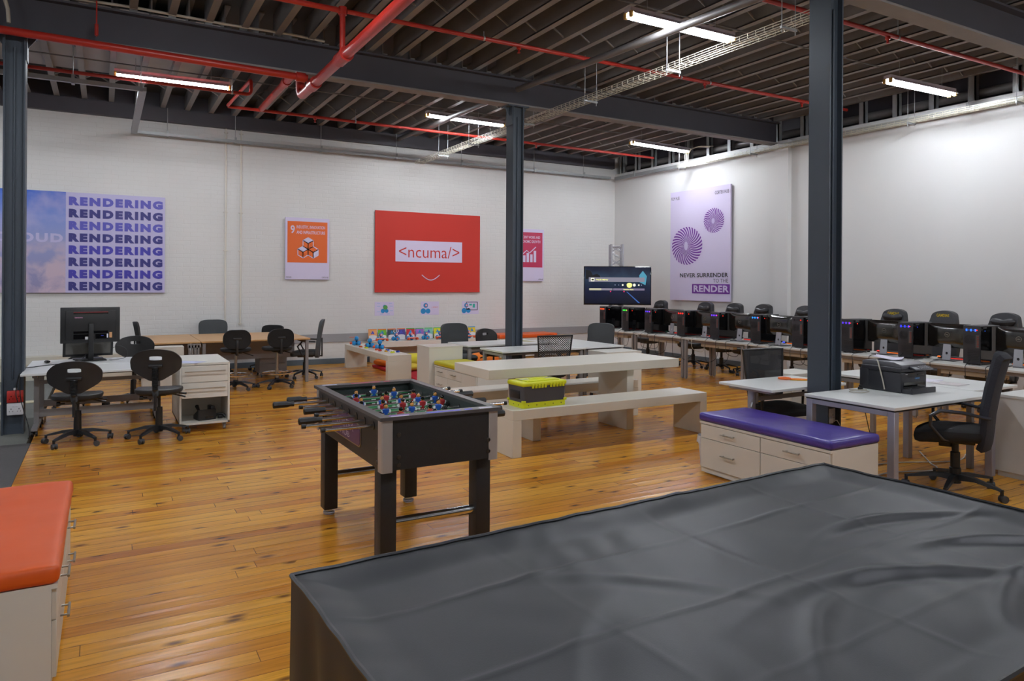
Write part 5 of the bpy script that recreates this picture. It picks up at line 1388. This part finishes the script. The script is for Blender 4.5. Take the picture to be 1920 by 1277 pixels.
LEDC = [('#ff5a20', 'amber'), ('#40ff50', 'green'), ('#5a3cff', 'violet'), ('#ff3028', 'red'), ('#6a34ff', 'purple'), ('#2090ff', 'sky blue'), ('#ff4030', 'dim red'), ('#5030e0', 'dim violet'), ('#2838ff', 'deep blue'), ('#2870ff', 'blue')]
LEDS = {c: mat('led_' + nm.replace(' ', '_'), c, .4, emit=c, estr=1.3) for c, nm in LEDC}
REDLED = mat('red_led', '#ff2010', .4, emit='#ff2a18', estr=1.6)
TOWERBACK = mat('dark_tower_steel', '#232226', .5, var=.15)
TY = [12.46, 11.69, 10.98, 10.06, 9.22, 8.31, 7.49, 6.65, 5.78, 4.94]
def tower(i, y):
    c, nm = LEDC[i]
    where = ['at the far end of the row', 'second in the row from the television', 'third in the row from the television', 'fourth in the row, below the lilac poster', 'fifth in the row, below the purple rings',
             'sixth in the row, behind the net chair', 'just beyond the thick column', 'just this side of the thick column', 'behind the printer paper', 'behind the high office chair'][i]
    t = thing('computer_tower', 'black computer tower with %s light, %s' % (nm, where), 'computer', (9.30, y, .74), 0, 'black computer towers on the gaming desks')
    b = B(); b.bx(0, .45, -.20, 0, .012, .482, .005)
    for x in (.05, .40):
        for yy in (-.18, -.04): b.bx(x - .02, x + .02, yy - .01, yy + .01, 0, .013)
    b.build('case', TOWERBACK, t)
    b = B(); b.bx(.012, .44, -.2035, -.2, .03, .47, .001, seg=1); b.build('glass_panel', SMOKEGLASS, t)
    b = B(); b.bx(-.004, .0, -.19, -.15 + .0, .21, .37); b.build('port_plate', mat('port_plate_steel', '#5c5a58', .4, .5) if i == 0 else bpy.data.materials['port_plate_steel'], t, smooth=False)
    b = B()
    for k in range(5): b.bx(-.007, -.003, -.185, -.165, .225 + k * .028, .24 + k * .028)
    b.build('ports', mat('port_colours', '#7a2c28', .5) if i == 0 else bpy.data.materials['port_colours'], t, smooth=False)
    b = B(); n = 24
    for r in (.055, .038, .02): b.tube([(-.004, -.075 + r * math.cos(2 * math.pi * k / n), .31 + r * math.sin(2 * math.pi * k / n)) for k in range(n + 1)], .002, 4)
    b.build('fan_grille', BLACKPL, t)
    b = B()
    for k in range(7): b.bx(-.004, 0, -.19, -.06, .05 + k * .02, .060 + k * .02)
    b.build('slot_covers', BLACKPL, t, smooth=False)
    b = B()
    for k in range(5): b.bx(-.006, -.001, -.155 + k * .026, -.138 + k * .026 , .415 + .012 * (k % 2), .430 + .012 * ((k + 1) % 2))
    if i != 6: b.build('fan_light', LEDS[c], t, smooth=False)
    else: b.build('fan_light', TOWERBACK, t, smooth=False)
    b = B(); b.bx(-.006, -.001, -.17, -.15, .425, .435); b.build('port_light', REDLED, t, smooth=False)
    b = B(); b.sph((.10, -.205, .42), .007 if i < 8 else .005, (1, .4, 1), 8, 6); b.build('power_light', REDLED if i not in (8, 9) else LEDS[c], t)
    b = B(); b.bx(.06, .14, -.2045, -.2034, .452, .464); b.build('badge', mat('grey_badge', '#56565a', .5) if i == 0 else bpy.data.materials['grey_badge'], t, smooth=False)
for i, y in enumerate(TY): tower(i, y)

MONBACK = mat('gloss_black_brown_reflection', '#1a1714', .13, spec=.9, coat=.5)  # brownish room reflections are mixed into the black base colour
def monitor(i, x, y, lab):
    t = thing('monitor', lab, 'monitor', (x, y, .74), 0, 'black monitors on the gaming desks')
    def fn(u, v):
        yy = (u - .5) * .54; zz = .165 + .315 * v
        bul = .028 * (1 - (2 * u - 1) ** 4) * (1 - (2 * v - 1) ** 4)
        return Vector((-.006 - bul, yy, zz))
    b = B(); b.grid(fn, 24, 16); b.build('glossy_back', MONBACK, t)
    b = B(); b.bx(-.008, .016, -.27, .27, .165, .48, .004); b.build('panel', BLACKPL, t)
    b = B(); b.bx(.0161, .018, -.26, .26, .18, .472); b.build('screen', GLOSSBLK, t, smooth=False)
    b = B(); n = 28; c = Vector((-.0355, 0, .335))
    b.tube([c + Vector((0, .03 * math.cos(2 * math.pi * k / n), .03 * math.sin(2 * math.pi * k / n))) for k in range(n + 1)], .0022, 6); lg = b.build('maker_ring', STEEL, t)
    lettering('DELL', Plane(c + Vector((0, .02, -.007)), (0, -1, 0), (0, 0, 1)), 0, .04, 0, .014, STEEL, lg, bold=.02, off=.001)
    # neck with a cable hole
    b = B(); hole = [(.018 * math.cos(2 * math.pi * k / 16), .095 + .018 * math.sin(2 * math.pi * k / 16)) for k in range(16)]
    b.plate([(-.052, .008), (.052, .008), (.048, .21), (-.048, .21)], [hole], lambda a, c_, d: Vector((-.012 - d + (c_ - .1) * .12 - .03, -a, c_)), .012); b.build('stand_neck', ALU, t)
    b = B(); b.bx(-.13, .10, -.13, .13, 0, .009, .003); b.build('stand_foot', mat('dark_monitor_foot', '#3a3a3e', .35) if i == 0 else bpy.data.materials['dark_monitor_foot'], t)
MONS = [(9.78, 'beside the first tower under the television'), (9.74, 'beside the second tower from the television'), (9.60, 'beside the tower with violet light'), (9.55, 'beside the tower with red light'), (9.53, 'beside the tower with purple light'),
        (9.42, 'beside the tower with sky blue light, amber reflected in its back'), (9.45, 'hidden mostly by the thick column'), (9.60, 'just above the printer beside the column'), (9.60, 'behind the stacked printer paper'), (9.60, 'beyond the office chair at the picture edge')]
for i, ((x, lab), y) in enumerate(zip(MONS, TY)):
    monitor(i, x, y - .50, 'black glossy backed monitor ' + lab)
GLOW = [mat('glow_red', '#ff4038', .5, emit='#ff3a30', estr=.45), mat('glow_orange', '#ff8030', .5, emit='#ff7a28', estr=.6), mat('glow_blue', '#4050ff', .5, emit='#4055ff', estr=1.4), mat('glow_teal', '#20e0a0', .5, emit='#20d8a0', estr=1.2)]
for i, y in enumerate(TY):
    t = thing('keyboard', 'black keyboard with glowing edge behind monitor %s' % ['one under the television', 'two from the television', 'by the violet tower', 'by the red tower', 'by the purple tower', 'by the sky blue tower', 'by the thick column', 'above the printer', 'behind the printer paper', 'by the office chair'][i], 'keyboard', (9.84, y - .55, .741), 0, 'lit keyboards')
    b = B(); b.bx(-.06, .07, -.22, .22, 0, .025, .004); b.build('keys', BLACKPL, t)
    b = B(); b.bx(-.066, -.058, -.215, .215, .004, .016); b.build('glow_strip', GLOW[i % 2 if i > 3 else 0], t, smooth=False)
    if i in (2, 3, 5, 7, 8):
        tm = thing('gaming_mouse', 'lit gaming mouse beside the keyboard %s' % {2: 'by the violet tower', 3: 'by the red tower', 5: 'by the sky blue tower', 7: 'above the printer', 8: 'behind the printer paper'}[i], 'mouse', (9.80, y - .28, .741), 0, 'lit gaming mice')
        b = B(); b.sph((0, 0, .016), .03, (1.6, 1, .6), 12, 8); b.build('body', BLACKPL, tm)
        b = B(); b.sph((-.03, .0, .02), .018, (1, 1.3, .7), 10, 6); b.build('glow', GLOW[(i + 1) % 4], tm)
# drooping cables behind the desks
for i, y in enumerate(TY):
    for k in range(3):
        yy = y - .02 - .23 * k - random.uniform(0, .08); dz = random.uniform(.18, .38)
        x0 = 9.29 if k == 0 else 9.40
        z0 = .80 if k == 0 else .752
        b = B(); P0 = [Vector((x0, yy, z0)), Vector((9.15, yy - .03, .748)), Vector((9.095, yy - .05, .70)), Vector((9.10, yy - .08, .74 - dz)), Vector((9.24, yy - .16, .60 - dz * .5)), Vector((9.262, yy - .2, .63))]
        pts = []
        for a in range(len(P0) - 1):
            p0, p1, p2, p3 = P0[max(0, a - 1)], P0[a], P0[a + 1], P0[min(len(P0) - 1, a + 2)]
            for q in range(6):
                t_ = q / 6; pts.append(.5 * (2 * p1 + (p2 - p0) * t_ + (2 * p0 - 5 * p1 + 4 * p2 - p3) * t_ ** 2 + (3 * p1 - p0 - 3 * p2 + p3) * t_ ** 3))
        pts.append(P0[-1])
        b.tube(pts, .0042, 5)
        tag(b.build('computer_cable', CREAMCABLE if (k == 2 and i % 3 == 0) else BLACKPL, None), 'thin cable drooping from the back edge of the gaming desks', 'cable', 'cables behind the gaming desks')

# ------------------------------------------------------------------ television on a truss stand
tv = thing('television', 'large television on a truss stand showing a night street game menu', 'television', (10.0, 12.74, 0), -YAW)
b = B(); b.bx(-.755, .755, -.02, .03, 1.235, 2.10, .004); b.build('bezel', GLOSSBLK, tv)
def night_material():
    M = bpy.data.materials.new('night_street_image'); M.use_nodes = True
    g = NT(M); b_ = M.node_tree.nodes['Principled BSDF']; b_.inputs['Base Color'].default_value = (0.004, .004, .006, 1); b_.inputs['Roughness'].default_value = .15
    tc = g.n('ShaderNodeTexCoord'); sp = g.n('ShaderNodeSeparateXYZ'); g.l(tc.outputs['Object'], sp.inputs[0])
    n_ = g.n('ShaderNodeTexNoise'); n_.inputs['Scale'].default_value = 3.0; n_.inputs['Detail'].default_value = 5; g.l(tc.outputs['Object'], n_.inputs['Vector'])
    c = g.ramp(g.math('ADD', g.math('DIVIDE', g.math('SUBTRACT', sp.outputs[2], 1.25), .85), g.math('MULTIPLY', g.math('SUBTRACT', n_.outputs['Fac'], .5), .5)),
               [(0, srgb('#050716')), (.35, srgb('#081130')), (.52, srgb('#0f2038')), (.72, srgb('#26374c')), (.95, srgb('#12182e'))])
    g.l(c, b_.inputs['Emission Color']); b_.inputs['Emission Strength'].default_value = 1.0
    return M
b = B(); b.bx(-.735, .735, -.0215, -.02, 1.262, 2.085); scr = b.build('screen_image', night_material(), tv, smooth=False)
sp_ = Plane((-.735, -.0215, 1.262), (1, 0, 0), (0, 0, 1))
def em(nm, c, s=1.): return mat(nm, '#000000', .3, emit=c, estr=s)
rect_part('menu_bar', sp_, .09, 1.34, .49, .59, em('menu_bar_grey', '#8d8a9a', .9), scr, .001, .001)
rect_part('status_bar', sp_, .10, .37, .30, .345, em('status_cream', '#c9c5a8', .9), scr, .001, .001)
rect_part('status_bar', sp_, .37, .62, .30, .345, em('status_grey', '#8f8a98', .9), scr, .001, .001)
rect_part('status_bar', sp_, .635, 1.34, .30, .345, em('status_mauve', '#7f7490', .9), scr, .001, .001)
UIW = em('menu_white', '#f4f2dc', 1.2); UIY = em('menu_yellow', '#f0f08a', 1.3)
rect_part('menu_icon', sp_, .135, .215, .50, .575, UIW, scr, .002, .001); rect_part('menu_icon', sp_, .15, .20, .52, .555, em('icon_dark', '#1c2a1c', .6), scr, .003, .001)
lettering('PAUSE MENU', sp_, .25, .52, .52, .555, UIY, scr, bold=.02, off=.0025)
lettering('Resume Race', sp_, .87, 1.09, .307, .335, UIY, scr, bold=.02, off=.0025)
b = B(); b.prism([(1.0 + .062 * math.cos(R(a)) , .425 + .045 * math.sin(R(a)) - (.02 if 200 < a < 340 else 0)) for a in range(0, 360, 20)], sp_.p(0, 0, .0015), sp_.u, sp_.v, .001); b.build('menu_badge', UIY, scr, smooth=False)
for x, r in ((.85, .02), (1.11, .032), (1.21, .018), (1.27, .012), (.76, .01), (.68, .012)): disc(sp_, x, .42, r, UIW if r > .015 else em('menu_dot_%d' % int(x * 100), '#9aa8c8', .8), scr, .0015, 'menu_symbol')
b = B(); b.prism([(1.22, .49), (1.36, .42), (1.39, .62), (1.30, .74), (1.22, .64)], sp_.p(0, 0, .0006), sp_.u, sp_.v, .0006); b.build('lit_house', em('lit_house_blue', '#4f9cb8', .9), scr, smooth=False)
b = B(); b.prism([(.02, .55), (.36, .55), (.34, .62), (.27, .67), (.18, .64), (.12, .74), (.02, .76)], sp_.p(0, 0, .0006), sp_.u, sp_.v, .0006); b.build('dark_houses', em('dark_houses_black', '#060a12', 1), scr, smooth=False)
b = B(); b.prism([(.93, .27), (.955, .27), (1.24, .02), (1.20, .02)], sp_.p(0, 0, .0006), sp_.u, sp_.v, .0006); b.build('road_line', em('road_line_blue', '#3a64b0', .9), scr, smooth=False)
for x in (.58, .88): disc(sp_, x, .275, .014, em('tail_light_%d' % int(x * 100), '#e03068', 1.2), scr, .0009, 'tail_light')
st = thing('truss_stand', 'aluminium lattice truss stand rising behind the television', 'stand', (10.10, 12.92, 0), -YAW)
for sx in (-1, 1):
    for sy in (-1, 1):
        b = B(); b.cyl((sx * .125, sy * .125, .02), (sx * .125, sy * .125, 2.60), .027, None, 12); b.build('upright', ALU, st)
b = B()
for k in range(16):
    z0, z1 = .1 + k * .155, .1 + (k + 1) * .155; s_ = 1 if k % 2 else -1
    for y in (-.125, .125): b.tube([(-s_ * .125, y, z0), (s_ * .125, y, z1)], .007, 6); b.tube([(s_ * .125, y, z0), (-s_ * .125, y, z1)], .007, 6) if k % 2 else None
    for x in (-.125, .125): b.tube([(x, -s_ * .125, z0), (x, s_ * .125, z1)], .007, 6)
for z in (.05, 2.55):
    for y in (-.125, .125): b.tube([(-.125, y, z), (.125, y, z)], .012, 8)
b.build('lattice', ALU, st)
b = B(); b.bx(-.3, .3, -.25, .25, 0, .02, .004); b.build('base_plate', ALU, st)
b = B(); b.bx(-.10, .10, -.152, -.15 + .01, 1.5, 1.8); b.build('mount', BLACKPL, st)

# ------------------------------------------------------------------ desks around the thick column
LAV = mat('lavender_aluminium', '#a3a1ad', .42, .35, var=.03)
post_desk('white desk with the printer, lavender grey legs', 5.47, 7.015, 3.42, 4.27, .74, .062, LAV, inset=.012)
def tleg_desk():
    t = wthing('desk', 'white desk with the orange paddle, on round telescopic legs', 'desk', (5.9, 4.86, 0))
    b = B(); b.bx(5.36, 6.44, 4.535, 5.19, .715, .74, .003, seg=1); b.build('desktop', WHITETOP, t)
    for x in (5.47, 6.38):
        b = B(); b.cyl((x, 4.87, .04), (x, 4.87, .69), .036, None, 16); b.build('round_leg', LAV, t)
        b = B(); b.bx(x - .035, x + .035, 4.58, 5.15, .0, .04, .01); b.bx(x - .04, x + .04, 4.62, 5.12, .685, .714); b.build('foot', LAV, t)
    b = B(); b.bx(5.50, 6.35, 4.855, 4.885, .58, .62); b.build('cross_rail', LEGGREY, t, smooth=False)
    b = B(); b.bx(5.505, 5.54, 4.845, 4.895, .56, .66, .005); b.tube([(5.455, 4.835, .60), (5.41, 4.81, .575), (5.385, 4.80, .54)], [.01, .016, .006], 8); b.build('lever', ALU, t)
tleg_desk()
post_desk('white desk standing crosswise past the printer with papers on it', 7.03, 7.83, 3.64, 5.18, .74, .05, LEGGREY)
pedestal('low white cabinet behind the thick column beyond the paddle desk', 6.52, 7.02, 5.25, 5.62, .03, .735, 1, wheels=False)
b = B(); b.bx(7.04, 7.62, 2.30, 3.46, .05, .715); b.bx(7.035, 7.625, 2.295, 3.465, .715, .738); b.bx(7.06, 7.6, 2.32, 3.44, 0, .05)
tag(b.build('cabinet', mat('pale_grey_melamine', '#cfcdca', .45), None, smooth=False), 'plain pale grey cabinet behind the high backed office chair', 'cabinet')

def printer():
    t = thing('printer', 'dark grey office printer with paper on its lid', 'printer', (6.45, 4.045, .74), 0)
    PG = mat('graphite_plastic', '#2b2c32', .42, bump=.05, bscale=300); PG2 = mat('grey_scanner_lid', '#606166', .4)
    b = B(); b.bx(-.20, .20, -.19, .20, .0, .185, .012, seg=3); b.bx(-.205, .12, .12, .215, .03, .20, .01); b.build('body', PG, t)
    b = B(); b.bx(-.205, .205, -.195, .20, .186, .232, .012, seg=3); b.build('scanner', PG, t)
    b = B(); b.prism([(-.19, 0), (.195, 0), (.195, .03), (.17, .042), (-.12, .042), (-.19, .02)], (0, 0, .232), (0, 1, 0), (0, 0, 1), .385, .005); b.build('lid', PG2, t)
    b = B(); b.prism([(-.262, .0), (-.195, .028), (-.195, .006), (-.25, -.012)], (.055, 0, .212), (0, 1, 0), (0, 0, 1), .28, .003); cp = b.build('control_panel', PG, t)
    b = B(); b.bx(-.075, -.01, -.250, -.212, .2205, .2265, M=Matrix.Translation((0, -.23, .22)) @ Matrix.Rotation(R(22), 4, 'X') @ Matrix.Translation((0, .23, -.22))); b.build('display', mat('grey_lcd', '#7d8288', .3), cp, smooth=False)
    b = B()
    for i in range(4):
        for j in range(3): b.bx(.02 + i * .035, .04 + i * .035, -.245 + j * .016, -.236 + j * .016, .2225, .2275, M=Matrix.Translation((0, -.23, .22)) @ Matrix.Rotation(R(22), 4, 'X') @ Matrix.Translation((0, .23, -.22)))
    b.build('buttons', mat('grey_buttons', '#8d9096', .4), cp, smooth=False)
    b = B(); b.bx(-.16, .17, -.1935, -.17, .045, .095); b.build('output_slot', GLOSSBLK, t, smooth=False)
    b = B(); b.bx(-.185, .185, -.28, -.185, .0, .038, .005); b.bx(-.185, .185, -.285, -.27, .0, .05, .004); b.build('paper_tray', PG, t)
    b = B(); b.bx(.05, .15, -.194, -.189, .150, .162, .003); b.build('grip_slot', GLOSSBLK, t)
    b = B(); b.bx(-.13, -.10, -.1925, -.19, .165, .168); b.build('model_mark', WHITEPL, t, smooth=False)
    lettering('Canon', Plane((.01, -.1905, .118), (1, 0, 0), (0, 0, 1)), 0, .075, 0, .02, mat('blue_logo', '#3f8ad0', .4), t, bold=.03, off=.002)
printer()
o = sheet('white printed sheet lying rumpled on the printer lid', 6.50, 4.13, 1.016, .5, .30, .24, mat('printed_lilac_paper', '#dcd8ea', .8), curl=.05)
sheet('loose white sheet on the crosswise desk past the printer', 7.35, 4.35, .74, .3, .30, .42); sheet('second loose sheet nearer the printer on the crosswise desk', 7.30, 4.02, .74, .1, .25, .30, mat('brownish_print', '#c9c2c4', .8, var=.25, scale=14))
cable('cream cable hanging down the side of the printer', [(6.30, 4.12, 1.020), (6.255, 4.08, 1.008), (6.236, 4.05, .95), (6.234, 4.02, .85), (6.234, 4.00, .76)], .006, CREAMCABLE)
cable('cream cable coiled on the desk beside the printer', [(6.15, 4.12, .747), (6.02, 4.16, .746), (5.90, 4.12, .746), (5.95, 4.03, .746), (6.08, 4.05, .746), (6.10, 4.13, .746), (6.02, 4.21, .746)], .004, CREAMCABLE)
b = B(); b.bx(-.035, .035, -.02, .02, 0, .03, .005); b.bx(-.02, .02, -.012, .012, .03, .05, .004); tag(b.build('power_adapter', BLACKPL, None, loc=(6.13, 4.17, .74), rz=.5), 'small black plug adapter beside the printer', 'adapter')
t = thing('paddle', 'flat orange paddle lying on the desk beyond the thick column', 'paddle', (6.13, 4.93, .741), R(-42))
b = B(); b.plate(spline([(-.02, -.03), (.05, -.045), (.13, -.035), (.155, 0), (.13, .035), (.05, .045), (-.02, .03)], 5), [], lambda x, y, d: Vector((x, y, .008 + d)), .010); b.build('blade', mat('orange_foam', '#f08a28', .6), t)
b = B(); b.plate(spline([(-.02, -.03), (.05, -.045), (.13, -.035), (.155, 0), (.13, .035), (.05, .045), (-.02, .03)], 5), [], lambda x, y, d: Vector((x, y, .0015 + d)), .003); b.build('lime_edge', mat('lime_foam', '#a8b82a', .6), t)
b = B(); n = 24; b.tube([(-.075 + .055 * math.cos(2 * math.pi * k / n), .055 * math.sin(2 * math.pi * k / n), .014) for k in range(n + 1)], .010, 8); b.build('ring', mat('orange_rubber', '#e8702a', .4), t)
cable('cream cable looping over the boards under the printer desk', [(5.75, 3.35, .008), (5.62, 3.55, .008), (5.70, 3.85, .008), (6.2, 3.95, .008), (6.7, 3.80, .008), (6.95, 4.0, .008), (7.3, 4.3, .008)], .006, CREAMCABLE)
cable('cream cable lying straight across the boards behind the printer desk leg', [(5.68, 3.95, .008), (6.1, 4.18, .008), (6.6, 4.15, .008), (7.2, 3.9, .008), (7.6, 4.0, .008)], .006, CREAMCABLE)
cable('thin black cable hanging below the printer desk', [(6.25, 4.24, .70), (6.30, 4.22, .45), (6.36, 4.2, .2), (6.38, 4.2, .02)], .004)

# ------------------------------------------------------------------ covered games table in the foreground
def covered_table():
    L, W, Z = 2.83, 1.52, .76
    t = thing('covered_table', 'big games table under a creased black vinyl cover', 'covered table', (.535, 2.375, 0), R(2.35))
    nz = lambda x, y, k, s: noise.noise(Vector((x * s, y * s, k)))
    def crease(d, wd): return math.exp(-(d / wd) ** 2)
    def h(x, y):
        """x along the long edge, y from the far edge towards the camera"""
        e = min(x, L - x, y, W - y); f = min(1, max(0, e / .16)); f = f * f * (3 - 2 * f)
        z = -.026 * f + .014 * f * nz(x, y, 1.3, 1.5) + .005 * f * nz(x, y * .7, 5.1, 3.4)
        # folding creases
        for c, a in ((.36, .0055), (.80, .006), (1.18, .004)):
            d = y - c - .02 * nz(x, 0, c * 9, 1.2); z += a * f * crease(d, .011) * (.6 + .5 * nz(x, c, 2.2, 2.4))
        for c, a in ((.70, .0028), (1.45, .0036), (2.15, .004)):
            d = x - c - .02 * nz(0, y, c * 7, 1.2); z += a * f * crease(d, .012) * (.5 + .6 * nz(c, y, 4.2, 3.))
        # soft wrinkles fanning out near the far edge and the near right
        wv = math.sin(34 * (x + .25 * y) + 4 * nz(x, y, 8, 2.2))
        z += .003 * f * max(0, nz(x, y, 11, 1.9) + .15) * wv
        wv = math.sin(22 * (x * .55 - y) + 6 * nz(x, y, 15, 1.6))
        z += .006 * f * max(0, nz(x, y, 19, 1.25)) ** 1.3 * wv * max(0, min(1, (y - .3) * 1.2))
        for (cx, cy, ang, ln, wd, am) in ((1.75, .95, .35, .42, .035, .022), (2.25, .62, .15, .36, .028, .018), (1.25, 1.05, -.5, .40, .04, .020), (2.45, 1.0, .5, .30, .03, .020), (1.0, .55, .7, .30, .03, .010), (2.05, 1.22, -.2, .40, .03, .018), (.55, .8, -.8, .35, .04, .008)):
            dx, dy = x - cx, y - cy; a_, b_ = dx * math.cos(ang) + dy * math.sin(ang), -dx * math.sin(ang) + dy * math.cos(ang)
            z += (.45 + .45 * min(1, x / L)) * am * math.exp(-(a_ / ln) ** 2) * (math.exp(-((b_ - .5 * a_ * a_) / wd) ** 2) - .6 * math.exp(-((b_ - .5 * a_ * a_ - 1.8 * wd) / (wd * 1.3)) ** 2)) * f
        return z
    def edge(x, s): return .010 * noise.noise(Vector((x * 2.3, s, 1))) + .004 * noise.noise(Vector((x * 9, s, 4)))
    b = B()
    def top(u, v):
        x, y = u * L, v * W
        zz = Z + h(x, y) + (edge(x, 3) * (1 - min(1, y / .2)) + edge(y, 7) * (1 - min(1, x / .2)) + edge(y, 9) * (1 - min(1, (L - x) / .2)))
        return Vector((x, -y + edge(x, 5) * (1 - v), zz))
    b.grid(top, 230, 130); b.build('cover_top', COVER, t)
    # hanging sides
    per = [(0, 0, 1, 0, L), (L, 0, 0, 1, W), (L, W, -1, 0, L), (0, W, 0, -1, W)]
    for i, (x0, y0, dx, dy, ln) in enumerate(per):
        nx, ny = dy, -dx
        def side(u, v):
            s_ = u * ln; x, y = x0 + dx * s_, y0 + dy * s_
            uu, vv = min(1, max(0, x / L)), min(1, max(0, y / W)); p = top(uu, vv)
            fold = (.030 * math.sin(s_ * 11 + i) + .02 * math.sin(s_ * 23 + 2 * i)) * v ** .8 * min(1, min(s_, ln - s_) * 4)
            off = -.012 * v + fold + .02 * v
            return Vector((p.x + nx * off, p.y - ny * off, p.z * (1 - v) + .015 * v))
        b = B(); b.grid(side, int(ln * 50), 18); b.build('cover_side', COVER, t)
        pts = [side(k / 120, 0) + Vector((0, 0, .002)) for k in range(121)]
        b = B(); b.tube(pts, .008, 6); b.build('piping', COVERTRIM, t)
covered_table()
